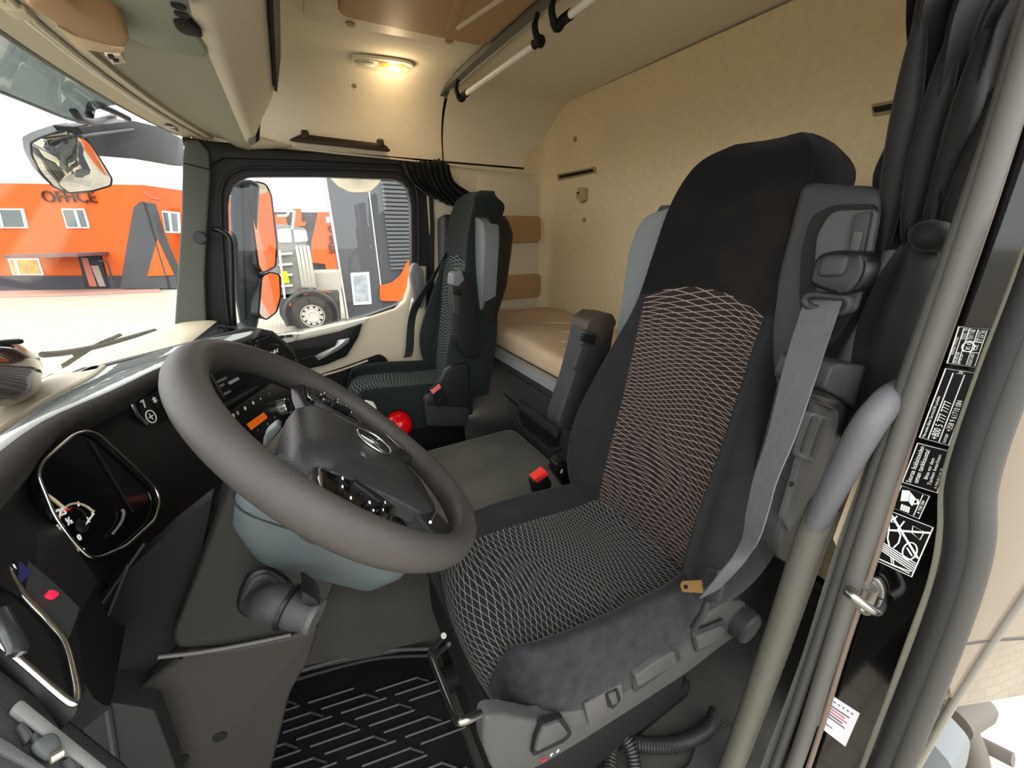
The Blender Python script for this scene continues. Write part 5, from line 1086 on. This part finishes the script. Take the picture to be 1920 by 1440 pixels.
# ---------------- big curtain at the driver side
t = thing('driver_curtain', 'black gathered curtain tied back at the driver door pillar', 'curtain', (.8, .26, 1.1))
def curtain(edges, n, amp, freq, X, name, m=CURT, ph=0):
    """edges: list of (left px, right px, row py); folds are real undulations in depth"""
    L = bez([U(a, y, x=X) for a, b, y in edges], 4); R = bez([U(b, y, x=X-.02) for a, b, y in edges], 4); G = []
    for i, (p, q) in enumerate(zip(L, R)):
        row = []; f = i/(len(L)-1)
        for k in range(n+1):
            s = k/n; d = amp*math.sin(s*freq*math.pi*2+ph+f*1.6+.8*math.sin(s*5+f*2))+amp*.45*math.sin(s*freq*math.pi*4.3+f*2.3); row.append(p.lerp(q, s)+V(d, 0, 0))
        G.append(row)
    return gridmesh(name, G, m, t, angle=80, thick=(.004, 0, 0))
curtain([(1700, 1990, -40), (1692, 1930, 40), (1690, 1905, 100), (1682, 1880, 180), (1660, 1855, 260), (1632, 1828, 330), (1640, 1805, 390), (1650, 1780, 440), (1662, 1765, 468)], 60, .022, 3.2, .80, 'curtain_drape')
# lower, tucked bag of the curtain
rows = []
for py, a, b, dx in ((425, 1722, 1732, -.005), (445, 1700, 1746, -.018), (480, 1672, 1760, -.03), (530, 1640, 1766, -.035), (600, 1610, 1742, -.035), (670, 1596, 1716, -.03), (740, 1590, 1690, -.02), (820, 1570, 1660, -.01)):
    A, B = U(a, py, x=.79), U(b, py, x=.765); rows.append([A.lerp(B, s)+V(dx*math.sin(math.pi*s), 0, 0) for s in (0, .15, .35, .5, .65, .85, 1)])
gridmesh('curtain_tail', crgrid(rows, 4, 4), CURT, t, thick=(.03, 0, 0), angle=80)
tube('curtain_knot', bez([U(1722, 430, x=.77), U(1740, 440, x=.755), U(1768, 452, x=.755), U(1782, 470, x=.77)], 5), [.008, .011, .014, .016, .018, .019, .02, .02, .019, .018, .016, .014, .012, .01, .008, .006], CURT, t, seg=12)
for (p0, p1, p2) in (((1725, 40), (1690, 260), (1655, 470)), ((1790, 60), (1735, 280), (1700, 450)), ((1850, 60), (1800, 250), (1740, 430)), ((1880, 150), (1830, 300), (1770, 440))):
    pth = bez([U(*p0, x=.785), U(*p1, x=.765), U(*p2, x=.775)], 8); tube('curtain_fold', pth, [.006+.010*math.sin(math.pi*i/16) for i in range(17)], CURT, t, seg=10)
# passenger side curtain
t = thing('passenger_curtain', 'small black gathered curtain at the rear top of the passenger door', 'curtain', tuple(U(810, 340, y=2.15)))
G = []
cols_t = [(752, 306), (775, 304), (800, 302), (822, 300), (842, 306)]; cols_m = [(770, 340), (795, 345), (818, 348), (838, 345), (850, 340)]; cols_b = [(800, 365), (822, 375), (842, 385), (862, 385), (880, 362)]
for ct in (cols_t, cols_m, cols_b):
    r = [U(*p, y=2.155) for p in ct]; r = resample_open(bez(r, 4), 41); G.append(r)
G = [[a for a in r] for r in zip(*[bez([G[0][k], G[1][k], G[2][k]], 6) for k in range(41)])]
G = [[p+V(0, -.020*math.sin(k*1.25+i*.15)-.008*math.sin(k*2.9), .006*math.sin(k*1.7) if i == 0 else 0) for k, p in enumerate(r)] for i, r in enumerate(G)]
gridmesh('curtain_drape', G, CURT, t, thick=(0, .004, 0), angle=80)
# ---------------- coiled cord on the floor
t = thing('coiled_cord', 'black coiled air-gun cord lying beside the driver seat base', 'cord', (.6, .33, ZF))
CORD = mat('cord_black', '#262422', .35)
def coil(path, turns, R_, r):
    P = bez(path, 30); n = turns*10; P = resample_open(P, n+1); out = []
    for i, p in enumerate(P):
        tg = (P[min(i+1, n)]-P[max(i-1, 0)]).normalized(); u = (V(0, 0, 1)-tg*tg.z).normalized(); v = tg.cross(u); a = 2*math.pi*i/10; out.append(p+u*R_*math.cos(a)+v*R_*math.sin(a))
    tube('coil', out, r, CORD, t, seg=6)
zc_ = ZF+.022
coil([U(1143, 1360, z=zc_), U(1175, 1390, z=zc_), U(1260, 1396, z=zc_), U(1325, 1368, z=zc_), U(1342, 1335, z=zc_+.01)], 46, .014, .0042)
coil([U(1145, 1352, z=zc_+.03), U(1170, 1378, z=zc_+.03), U(1185, 1410, z=zc_+.02), U(1192, 1460, z=zc_)], 18, .013, .0042)
coil([U(1150, 1385, z=zc_), U(1145, 1420, z=zc_), U(1140, 1470, z=zc_)], 12, .014, .0042)
tube('cord_end', bez([U(1342, 1335, z=zc_+.01), U(1355, 1350, z=zc_), U(1375, 1362, z=zc_), U(1395, 1362, z=zc_)], 6), .004, CORD, t, seg=8)
# door sill step plate in black rubber
tag(strip('trim_11', [V(.28, .20, ZF+.002), V(.62, .20, ZF+.002), V(.74, .24, ZF+.002)], (0, .09, 0), (0, 0, .012), DGREY, bev=.003), 'dark grey sill strip under the open driver door', 'trim', kind='structure')
# items under the passenger seat
t = thing('fire_extinguisher', 'red fire extinguisher lying under the passenger seat', 'fire extinguisher', tuple(U(745, 800, y=1.58)))
ec = U(748, 795, y=1.60); ed = V(-.15, 1, .1).normalized()
lathe('cylinder', [(0, -.062), (.030, -.056), (.050, -.036), (.058, 0), (.058, .07), (.045, .09), (0, .10)], ec, ed, mat('extinguisher_red', '#d4000f', .2, coat=.4), t, seg=28)
tube('strap', [ec+ed*.02+V(.062*math.cos(a), 0, 0)+ed.cross(V(1, 0, 0)).normalized()*.062*math.sin(a) for a in [2*math.pi*k/24 for k in range(24)]], .005, BLKM, t, seg=6, closed=True)
t = tag(slab('white_box', rnd([U(670, 776, y=1.46), U(688, 758, y=1.46), U(706, 762, y=1.46), U(712, 800, y=1.46), U(700, 815, y=1.46)], .008), (0, .05, 0), mat('white_plastic', '#d8dad6', .4), bev=.005), 'white plastic box edge in front of the passenger seat', 'box')
# ================================================================== outside
ZG = -1.25
PAVE = bpy.data.materials.new('pale_paving'); PAVE.use_nodes = True; MATS['pale_paving'] = PAVE
nt = PAVE.node_tree; b = nt.nodes['Principled BSDF']; b.inputs['Roughness'].default_value = .8
tc = nt.nodes.new('ShaderNodeTexCoord'); n1 = nt.nodes.new('ShaderNodeTexNoise'); n1.inputs['Scale'].default_value = .9; n1.inputs['Detail'].default_value = 8
br = nt.nodes.new('ShaderNodeTexBrick'); br.inputs['Scale'].default_value = 2.2; br.inputs['Mortar Size'].default_value = .02; br.inputs[1].default_value = S('#b4ab98'); br.inputs[2].default_value = S('#a69d8a'); br.inputs[3].default_value = S('#857c6e')
mx = nt.nodes.new('ShaderNodeMix'); mx.data_type = 'RGBA'; mx.blend_type = 'MULTIPLY'; mx.inputs[0].default_value = .35
nt.links.new(tc.outputs['Object'], br.inputs['Vector']); nt.links.new(tc.outputs['Object'], n1.inputs['Vector']); nt.links.new(br.outputs[0], mx.inputs[6]); nt.links.new(n1.outputs['Fac'], mx.inputs[7]); nt.links.new(mx.outputs[2], b.inputs['Base Color'])
tag(slab('ground', [V(-90, -60, ZG), V(90, -60, ZG), V(90, 110, ZG), V(-90, 110, ZG)], (0, 0, -.1), PAVE, bev=0), 'pale sandy paved yard outside the truck', 'ground', kind='structure')
ORG = mat('orange_cladding', '#bd561f', .7, var=.03, vscale=.4)
CHAR = mat('charcoal_cladding', '#45464a', .65, var=.05, vscale=.6)
PLIN = mat('dark_plinth', '#3a3a40', .7)
WFR = mat('white_window_frame', '#e6e4de', .5)
WGL = mat('window_dark_glass', '#5d6666', .08)
# ---- office building
A = U(0, 545, z=ZG); Bq = U(330, 540, z=ZG); fd = (Bq-A).normalized(); FN = V(fd.y, -fd.x, 0)
if FN.y > 0: FN = -FN
def e_(px, py, off=0): return UP(px, py, A+FN*off, FN)
ob = thing('office_building', 'bright orange office building with dark plinth seen through the windscreen', 'building', tuple(U(150, 540, z=ZG)))
def ezero(p, z=ZG): return V(p.x, p.y, z)
pL, pR = e_(-420, 540), e_(330, 540); top = e_(150, 345).z
bk_ = -FN*9
slab('main_wall', [ezero(pL), ezero(pR), V(pR.x, pR.y, top), V(pL.x, pL.y, top)], bk_, ORG, ob, bev=0)
slab('side_wing', [ezero(pR)-fd*2+bk_*.15, ezero(pR)+fd*.4+bk_*.15, (lambda q: V(q.x, q.y, top-.9))(pR+fd*.4+bk_*.15), (lambda q: V(q.x, q.y, top-.9))(pR-fd*2+bk_*.15)], bk_*.7, ORG, ob, bev=0)
slab('plinth', [ezero(pL)+FN*.06, ezero(pR)+FN*.06, e_(323, 517, .06), e_(-420, 517, .06)], bk_*.1, PLIN, ob, bev=0)
# slanted charcoal portal
apex = [(225, 541), (236, 470), (250, 390), (262, 378), (278, 381), (296, 440), (330, 520), (332, 541)]
slab('slanted_pylon', [e_(*p, .5) for p in apex], bk_*.05, CHAR, ob, bev=0)
slab('pylon_triangle', [e_(295, 448, .56), e_(326, 516, .56), e_(276, 518, .56)], -FN*.04, ORG, ob, bev=0)
tube('pylon_edge', [e_(268, 378, .55), e_(312, 520, .55), e_(316, 541, .55)], .03, PLIN, ob, seg=6)
tube('gutter_pipe', [e_(268, 360, .4), e_(286, 372, .4), e_(300, 375, .4)], .06, mat('pipe_red', '#a84a38', .5), ob, seg=6)
def window(q, nm='window', frame_m=WFR, glass=WGL, mull=None, off=.05):
    P = [e_(*p, off) for p in q]; c = sum(P, V(0, 0, 0))/4
    w0 = slab(nm, P, -FN*.12, frame_m, ob, bev=0)
    slab('pane', [c+(p-c)*.86+FN*.02 for p in P], -FN*.03, glass, w0, bev=0)
    if mull is not None:
        a, b = P[0].lerp(P[1], mull), P[3].lerp(P[2], mull); slab('mullion', [a-fd*.05+FN*.05, a+fd*.05+FN*.05, b+fd*.05+FN*.05, b-fd*.05+FN*.05], -FN*.05, frame_m, w0, bev=0)
    return w0
window([(114, 391), (157, 391), (168, 428), (125, 428)], mull=.62)
window([(-40, 391), (43, 391), (52, 428), (-30, 428)], mull=.45)
WOODW = mat('wood_blind', '#b58a4c', .7, var=.3, vscale=3)
window([(14, 485), (72, 485), (82, 516), (24, 516)], glass=WOODW, mull=.25)
# window of the wing
w1 = window([(303, 395), (334, 398), (336, 437), (310, 436)], mull=.5)
dr = slab('entrance_door', [e_(146, 480, .08), e_(188, 480, .08), e_(204, 540, .08), e_(160, 540, .08)], -FN*.15, mat('door_frame_black', '#26262b', .5), ob, bev=0)
slab('door_pane', [e_(152, 484, .1), e_(164, 484, .1), e_(182, 537, .1), e_(168, 537, .1)], -FN*.03, mat('door_glass_red', '#b06a5a', .1), dr, bev=0)
slab('door_pane', [e_(170, 498, .1), e_(184, 498, .1), e_(198, 537, .1), e_(186, 537, .1)], -FN*.03, mat('door_glass_pale', '#9c8d86', .1), dr, bev=0)
slab('canopy', [e_(78, 480, 0), e_(205, 477, 0), e_(205, 477, 0)+FN*1.6, e_(78, 480, 0)+FN*1.6], (0, 0, .12), mat('canopy_grey', '#6d5658', .6), ob, bev=0)
tube('hand_rail', [e_(186, 490, 1.0), e_(199, 489, 1.0), e_(204, 500, 1.0), e_(212, 541, 1.0)], .035, PLIN, ob, seg=6)
tube('hand_rail', [e_(205, 505, 1.6), e_(216, 541, 1.6)], .035, PLIN, ob, seg=6)
o0 = e_(129, 370, .08); text('office_lettering', 'OFFICE', o0, fd, V(0, 0, 1), (e_(180, 370)-e_(78, 370)).length/3.25, mat('sign_dark_red', '#43150a', .6), ob, ext=.03)
tag(slab('red_paving', [U(-300, 550, z=ZG+.01), U(-300, 562, z=ZG+.01), U(100, 556, z=ZG+.01), U(300, 547, z=ZG+.01), U(300, 541, z=ZG+.01), U(0, 546, z=ZG+.01)], (0, 0, .02), mat('red_paving', '#a98478', .8), bev=0), 'strip of red paving in front of the orange office', 'paving', kind='structure')
# ---- grey hall with shutter
gy = 12.9
g_ = lambda px, py, y=gy: U(px, py, y=y)
gb = thing('grey_hall', 'charcoal hall with corrugated shutter seen through the passenger window', 'building', tuple(g_(700, 600)))
HALL = mat('hall_charcoal', '#404347', .6)
lx = g_(636, 500).x
slab('front_wall', [V(lx, gy, ZG), V(lx+9, gy, ZG), V(lx+9, gy, 5.5), V(lx, gy, 5.5)], (0, .5, 0), HALL, gb, bev=0)
tube('corner_strip', [V(lx, gy-.03, ZG), V(lx, gy-.03, 5.5)], .03, WFR, gb, seg=6)
sx = g_(703, 450).x
tube('joint_strip', [V(sx, gy-.02, ZG+.6), V(sx, gy-.02, 5.5)], .02, WFR, gb, seg=6)
slab('plain_panel', [V(lx+.02, gy-.03, ZG), V(sx, gy-.03, ZG), V(sx, gy-.03, 5.5), V(lx+.02, gy-.03, 5.5)], (0, .04, 0), mat('hall_panel_grey', '#45484c', .55), gb, bev=0)
# shutter: each slat a piece of its own
slm = bmesh.new(); addbox(slm, (0, 0, 0), (6.0, .06, .085), .02, seg=1); sme = bpy.data.meshes.new('shutter_slat'); slm.to_mesh(sme); slm.free(); sme.materials.append(mat('shutter_grey', '#53575b', .5))
for k in range(46):
    o = bpy.data.objects.new('shutter_slat', sme); COL.objects.link(o); o.parent = gb; o.location = V(sx+.35+3.0, gy-.05, .25+k*.115)-ROOTLOC[gb.name]
slab('orange_corner', rnd([g_(*p, gy-.14) for p in [(712, 536), (735, 530), (752, 515), (764, 490), (800, 470), (800, 566), (712, 564)]], .1), (0, .06, 0), ORG, gb, bev=0)
po = slab('poster_frame', [g_(*p, gy-.06) for p in [(657, 512), (692, 510), (697, 570), (663, 572)]], (0, .03, 0), mat('poster_white', '#d6d8da', .5), gb, bev=0)
slab('poster_print', [g_(*p, gy-.075) for p in [(662, 517), (688, 515), (692, 564), (667, 566)]], (0, .01, 0), mat('poster_grey', '#8d959b', .6, var=.4, vscale=4), po, bev=0)
# ---- sales sign building behind
hy = 24.0
h_ = lambda px, py, y=hy: U(px, py, y=y)
sbd = thing('sales_building', 'orange sign-wall building partly hidden by the charcoal hall', 'building', tuple(h_(600, 560)))
slab('orange_sign_wall', [h_(*p) for p in [(598, 397), (660, 397), (660, 540), (620, 540), (610, 495), (583, 492), (585, 450)]], (0, 5, 0), ORG, sbd, bev=0)
slab('charcoal_wall', [h_(*p, hy+.6) for p in [(500, 397), (600, 398), (640, 420), (640, 570), (500, 570)]], (0, 4, 0), CHAR, sbd, bev=0)
slab('orange_band', [h_(*p, hy+.4) for p in [(505, 403), (535, 403), (540, 425), (512, 425)]], (0, .3, 0), ORG, sbd, bev=0)
slab('orange_band', [h_(*p, hy+.4) for p in [(548, 391), (565, 391), (566, 416), (575, 416), (572, 424), (548, 424)]], (0, .3, 0), ORG, sbd, bev=0)
SGN = mat('sign_dark_brown', '#5a2412', .6)
for s_, px, py, z_ in (('SALES', 614, 437, .95), ('&', 614, 455, .95), ('SERVICE', 615, 469, .55)):
    text('sign_lettering', s_, h_(px, py, hy-.05), (1, 0, 0), (0, 0, 1), z_, SGN, sbd, ext=.03, align='LEFT')
slab('small_sign', [h_(*p, hy-.06) for p in [(611, 406), (632, 406), (632, 418), (612, 418)]], (0, .03, 0), mat('small_sign_blue', '#9fb2d8', .5), sbd, bev=0)
# ---- parked truck
ty = 12.0
t_ = lambda px, py, y=ty: U(px, py, y=y)
pt = thing('parked_truck', 'dark tractor unit with silver side fairing parked beside the charcoal hall', 'truck', tuple(t_(580, 615)))
DT = mat('truck_dark', '#3b3b3a', .45)
slab('cab_rear', rnd([t_(*p) for p in [(498, 425), (528, 420), (575, 428), (578, 540), (590, 560), (520, 560), (500, 540)]], .1), (0, 2.0, 0), mat('truck_cab_grey', '#6b6c69', .5), pt, bev=.03)
slab('cab_panel', rnd([t_(*p, ty-.03) for p in [(520, 430), (545, 428), (548, 455), (522, 455)]], .05), (0, .03, 0), mat('cab_white', '#c9cac6', .4), pt, bev=.01)
slab('cab_panel', rnd([t_(*p, ty-.03) for p in [(550, 430), (574, 432), (578, 452), (553, 455)]], .05), (0, .03, 0), mat('cab_cream', '#cdc7b4', .4), pt, bev=.01)
for k in range(4):
    x0_ = 553+k*7; slab('silver_fairing', rnd([t_(*p, ty-.06) for p in [(x0_, 460), (x0_+6, 460), (x0_+20, 540), (x0_+13, 540)]], .03), (0, .1, 0), mat('fairing_silver', '#a9a99f', .35, metal=.5), pt, bev=.01)
for k in range(4):
    slab('step_plate', [t_(522, 475+k*20, ty-.1), t_(548, 473+k*20, ty-.1), t_(549, 477+k*20, ty-.1), t_(523, 479+k*20, ty-.1)], (0, .2, 0), mat('step_pale', '#b9b8b0', .5), pt, bev=0)
tube('ladder_rail', [t_(520, 405, ty-.1), t_(538, 404, ty-.1), t_(545, 390, ty-.1), t_(552, 396, ty-.1), t_(548, 430, ty-.1)], .03, mat('rail_cream', '#d8d3bd', .5), pt, seg=6)
tube('ladder_rail', [t_(524, 470, ty-.12), t_(534, 560, ty-.12)], .025, mat('rail_cream', '#d8d3bd', .5), pt, seg=6)
slab('chassis', rnd([t_(*p) for p in [(522, 552), (560, 548), (636, 545), (640, 600), (624, 606), (538, 612), (524, 590)]], .05), (0, 1.6, 0), DT, pt, bev=.02)
slab('coupling_deck', [t_(588, 512, ty+.2), t_(640, 510, ty+.2), t_(640, 545, ty+.2), t_(592, 548, ty+.2)], (0, 1.0, 0), mat('deck_pale', '#9a968c', .6), pt, bev=0)
tube('air_hose', bez([t_(560, 540, ty-.1), t_(572, 552, ty-.1), t_(590, 546, ty-.1), t_(620, 548, ty-.1)], 5), .03, mat('hose_brown', '#7b4a34', .5), pt, seg=6)
wc_ = t_(586, 591, ty-.15)
whl = lathe('wheel', [(0, .02), (.16, .02), (.18, .05), (.26, .05), (.27, .10), (.33, .12), (.50, .10), (.53, .05), (.53, -.3), (0, -.3)], wc_, (0, -1, 0), mat('tyre', '#2c2b29', .8), pt, seg=40)
lathe('wheel_rim', [(0, .06), (.10, .06), (.11, .10), (.17, .10), (.19, .065), (.27, .065), (.285, .13), (.30, .13), (.30, .04)], wc_, (0, -1, 0), mat('rim_alloy', '#b9b6b0', .35, metal=.5), whl, seg=32)
for k in range(10): a = 2*math.pi*k/10; lathe('rim_hole', [(0, .002), (.03, .002), (.03, -.02)], wc_+V(.23*math.cos(a), -.066, .23*math.sin(a)), (0, -1, 0), BLKM, whl, seg=10)
tube('mudguard', [wc_+V(.66*math.cos(a), -.05, .66*math.sin(a)) for a in [math.radians(200-k*12) for k in range(19)]], .05, DT, pt, seg=8)
for px in (541, 607): box('marker_lamp', t_(px, 571, ty-.04), (.12, .04, .08), mat('lamp_amber', '#e07a28', .4), pt, r=.01)
box('yellow_tag', t_(535, 520, ty-.15), (.14, .02, .3), mat('tag_lime', '#b8e02a', .5), pt, r=.01)
# ---- truck's own mirrors on the passenger side
HSG = mat('mirror_housing_grey', '#34393d', .5, bump=.1, bscale=600)
my = 2.55
m_ = lambda px, py, y=my: U(px, py, y=y)
sm = thing('side_mirror', 'tall grey side mirror outside the passenger window with two glasses', 'mirror', tuple(m_(470, 620)))
slab('housing', rnd([m_(*p) for p in [(430, 400), (432, 350), (445, 338), (470, 335), (486, 345), (482, 420), (486, 520), (484, 600), (480, 625), (452, 622), (440, 560)]], .03), (0, .16, 0), HSG, sm, bev=.02, seg=3)
slab('housing_joint', [m_(452, 345, my-.004), m_(454, 345, my-.004), m_(462, 600, my-.004), m_(460, 600, my-.004)], (0, .01, 0), BLKM, sm, bev=0)
MN = V(.753, -.657, 0)
def glass(name, q, c):
    P0 = m_(*c, my-.03); P = rnd([UP(px, py, P0, MN) for px, py in q], .02)
    g = slab(name, P, -MN*.05, BLKS, sm, bev=0); slab('mirror_glass', [p+MN*.002 for p in P], -MN*.003, MIRROR, g, bev=0)
    tube('glass_rim', [p+MN*.002 for p in P], .005, BLKS, g, seg=6, closed=True); return g
glass('main_head', [(463, 345), (478, 340), (498, 345), (508, 365), (519, 460), (516, 500), (492, 512), (484, 500)], (466, 430))
glass('wide_angle_head', [(490, 518), (506, 510), (524, 515), (526, 555), (518, 585), (498, 600), (484, 590)], (488, 560))
tube('mirror_arm', bez([m_(452, 615, 2.5), m_(470, 628, 2.42), m_(500, 645, 2.34), m_(520, 655, 2.28)], 5), .035, HSG, sm, seg=10)
# orange workshop wall and green verge behind the truck, what the mirror looks at
tag(slab('workshop_wall', [V(9, 3.4, ZG), V(30, 4.0, ZG), V(30, 4.0, 5), V(9, 3.4, 5)], (0, 3, 0), ORG, bev=0), 'orange workshop wall behind the cab, seen only in the side mirror', 'wall', kind='structure')
# kerb mirror over the window
ky = 2.60
k3 = lambda px, py, y=ky: U(px, py, y=y)
km = thing('kerb_mirror', 'round kerb mirror hanging above the passenger window', 'mirror', tuple(k3(668, 340)))
kc3 = k3(668, 322, ky); ku = V(1, 0, 0)
prof = []
lathe('mirror_bowl', [(0, -.10), (.07, -.092), (.12, -.06), (.145, -.02), (.15, .02), (.14, .03)], kc3, V(.0, .35, 1), mat('bowl_pale', '#d9d5c4', .12, metal=.85), km, seg=32)
tube('bowl_rim', [kc3+V(.148*math.cos(a), .148*math.sin(a)*.94, -.33*.148*math.sin(a)) for a in [2*math.pi*k/36 for k in range(36)]], .006, DGREY, km, seg=6, closed=True)
tube('mirror_bracket', [kc3+V(-.02, .1, .05), kc3+V(-.05, -.1, .22), V(kc3.x-.05, 2.27, kc3.z+.26)], .025, BLKS, km, seg=8)
# ---- front mirror beyond the windscreen
fx_ = -.78
fm_ = lambda px, py, x=fx_: U(px, py, x=x)
fr = thing('front_mirror', 'pale front mirror on an arm outside the windscreen corner', 'mirror', tuple(fm_(140, 300)))
shape = [(57, 268), (75, 258), (120, 243), (145, 240), (165, 262), (195, 310), (210, 335), (208, 348), (175, 358), (130, 362), (100, 350), (75, 322), (60, 292)]
FMN = V(.55, -.72, -.42).normalized(); FMP = fm_(135, 300)
mf = rnd([UP(px, py, FMP, FMN) for px, py in shape], .01)
slab('mirror_shell', [p-FMN*.01 for p in mf], -FMN*.05, mat('shell_dark', '#3c3f40', .4), fr, bev=0)
cM = sum(mf, V(0, 0, 0))/len(mf)
bmM = bmesh.new(); rngs = []
for s_ in (1, .85, .65, .4, .15): rngs.append([bmM.verts.new(cM+(p-cM)*s_+FMN*.03*(1-s_*s_)) for p in mf])
for Aa, Bb in zip(rngs, rngs[1:]):
    for k in range(len(mf)): bmM.faces.new((Aa[k], Aa[(k+1) % len(mf)], Bb[(k+1) % len(mf)], Bb[k]))
bmM.faces.new(rngs[-1]); obj('convex_glass', bmM, MIRROR, fr, angle=80)
tube('glass_rim', mf, .004, DGREY, fr, seg=6, closed=True)
slab('mirror_arm', rnd([fm_(*p, -.70) for p in [(146, 238), (250, 226), (300, 238), (345, 262), (345, 312), (280, 300), (185, 292), (165, 262)]], .02), (-.08, 0, 0), mat('arm_dark_grey', '#0c0e0f', .5), fr, bev=.015, seg=3)
tube('arm_ridge', [fm_(150, 256, -.695), fm_(250, 243, -.695)], .008, DGREY, fr, seg=8)
# tinted outer sun visor
vz = thing('outer_sun_visor', 'grey-green tinted sun visor outside the top of the windscreen', 'sun visor', (-.55, 1.2, 1.75))
G = []
low = [(-420, 30), (-200, 95), (0, 172), (60, 196), (120, 220), (165, 232)]
lo_p = resample_open(bez([U(px, py, x=-.72) for px, py in low], 6), 24)
hi_p = resample_open([V(Hx(y)-.03, y, 1.80) for y in [lo_p[0].y+(2.0-lo_p[0].y)*k/10 for k in range(11)]], 24)
for k in range(6): f = k/5; G.append([a.lerp(c, f)+V(-.03*math.sin(math.pi*f), 0, .02*math.sin(math.pi*f)) for a, c in zip(hi_p, lo_p)])
gridmesh('visor_shell', G, TINT, vz, angle=80)
tube('visor_edge', lo_p, .006, mat('visor_edge_grey', '#6f7571', .4), vz, seg=6)
tube('visor_bracket', bez([fm_(138, 208, -.60), fm_(150, 222, -.60), fm_(180, 228, -.60), fm_(212, 218, -.60)], 5), .014, BLKS, vz, seg=8)
tube('visor_bracket', bez([fm_(168, 215, -.60), fm_(176, 196, -.60), fm_(205, 205, -.58), fm_(240, 222, -.56)], 5), .014, BLKS, vz, seg=8)
tag(gridmesh('front_skin', [[V(Bx(y)-.06, y, z) for y in [.1+2.17*k/8 for k in range(9)]] for z in (-.4, .2, .7, .955)]+[[V(Bx(y)-.01, y, .965) for y in [.1+2.17*k/8 for k in range(9)]]], BLKS), 'dark front panel of the cab below the windscreen', 'cab panel', kind='structure')
# wipers
wp = thing('wiper', 'black wiper lying along the bottom of the windscreen', 'wiper', tuple(U(180, 660, x=-.75)))
xx = -.74
tube('wiper_arm', bez([U(80, 665, x=xx), U(130, 660, x=xx), U(200, 645, x=xx), U(290, 619, x=xx)], 5), .010, BLKM, wp, seg=8)
tube('wiper_blade', [U(120, 685, x=xx-.01), U(175, 650, x=xx-.01), U(225, 628, x=xx-.01)], .008, BLKM, wp, seg=6)
for k in range(3): tube('wiper_link', [U(118+k*10, 690-k*12, x=xx), U(190+k*8, 640-k*3, x=xx)], .004, BLKM, wp, seg=6)
# rounded glossy housing at the left edge, red reflections put into its colour
lm = thing('glossy_round_housing', 'glossy dark rounded housing at the left edge beyond the dashboard ledge', 'housing', tuple(U(20, 740, x=-.60)))
xl = -.60
rows = [rnd([U(px*s+(-30)*(1-s), 700+(py-700)*s, x=xl+d) for px, py in [(-120, 650), (0, 640), (40, 645), (78, 672), (82, 700), (72, 735), (40, 755), (-120, 790)]], .02, 3) for s, d in ((.80, .05), (.95, .035), (1.0, .01), (1.0, -.03), (.9, -.06))]
loft('housing_shell', rows, mat('housing_red_reflection', '#3a1f1b', .12, coat=.6), lm)
tube('housing_lid', [U(-60, 652, x=xl+.04), U(10, 642, x=xl+.04), U(38, 640, x=xl+.04)], .006, BLKM, lm, seg=6)
# ---- things under the cab at the right edge
tk = thing('fuel_tank', 'white rounded tank below the cab at the lower right', 'tank', (1.9, -.05, -.9))
tcn = U(1890, 1335, x=1.9)
lathe('tank_shell', [(0, -.5), (.22, -.48), (.27, -.42), (.28, 0), (.28, .5), (0, .5)], tcn+V(.2, .1, 0), (1, -.35, 0), mat('tank_white', '#dfddd8', .35), tk, seg=28)
hs = thing('chassis_hoses', 'grey chassis hoses and brackets below the cab side', 'hoses', tuple(U(1800, 1400, x=1.3)))
HG = mat('hose_grey', '#5d5852', .5)
tube('hose', bez([U(1728, 1345, x=1.2), U(1770, 1330, x=1.2), U(1800, 1350, x=1.2), U(1825, 1400, x=1.2), U(1835, 1450, x=1.2)], 6), .022, HG, hs, seg=10)
tube('hose', bez([U(1740, 1385, x=1.25), U(1785, 1370, x=1.25), U(1830, 1390, x=1.25), U(1900, 1425, x=1.25)], 6), .016, HG, hs, seg=10)
lathe('hose_fitting', [(0, .05), (.03, .05), (.035, .03), (.035, -.05), (0, -.05)], U(1812, 1335, x=1.2), (1, -.2, .1), HG, hs, seg=16)
slab('bracket', rnd([U(1728, 1330, x=1.15), U(1740, 1300, x=1.15), U(1752, 1302, x=1.15), U(1746, 1335, x=1.15)], .01), (.03, 0, 0), HG, hs, bev=.004)
slab('bracket', rnd([U(1758, 1260, x=1.15), U(1765, 1244, x=1.15), U(1778, 1250, x=1.15), U(1770, 1266, x=1.15)], .01), (.03, 0, 0), mat('bracket_tan', '#9a8d7b', .5), hs, bev=.004)
tag(slab('step_cover', rnd([U(1700, 1400, x=1.0), U(1735, 1378, x=1.0), U(1790, 1440, x=1.0), U(1780, 1500, x=1.0), U(1650, 1500, x=1.0)], .02), (.10, 0, 0), mat('step_cover_grey', '#6b6f70', .4), bev=.01), 'grey step cover at the lower right under the jamb', 'cover')
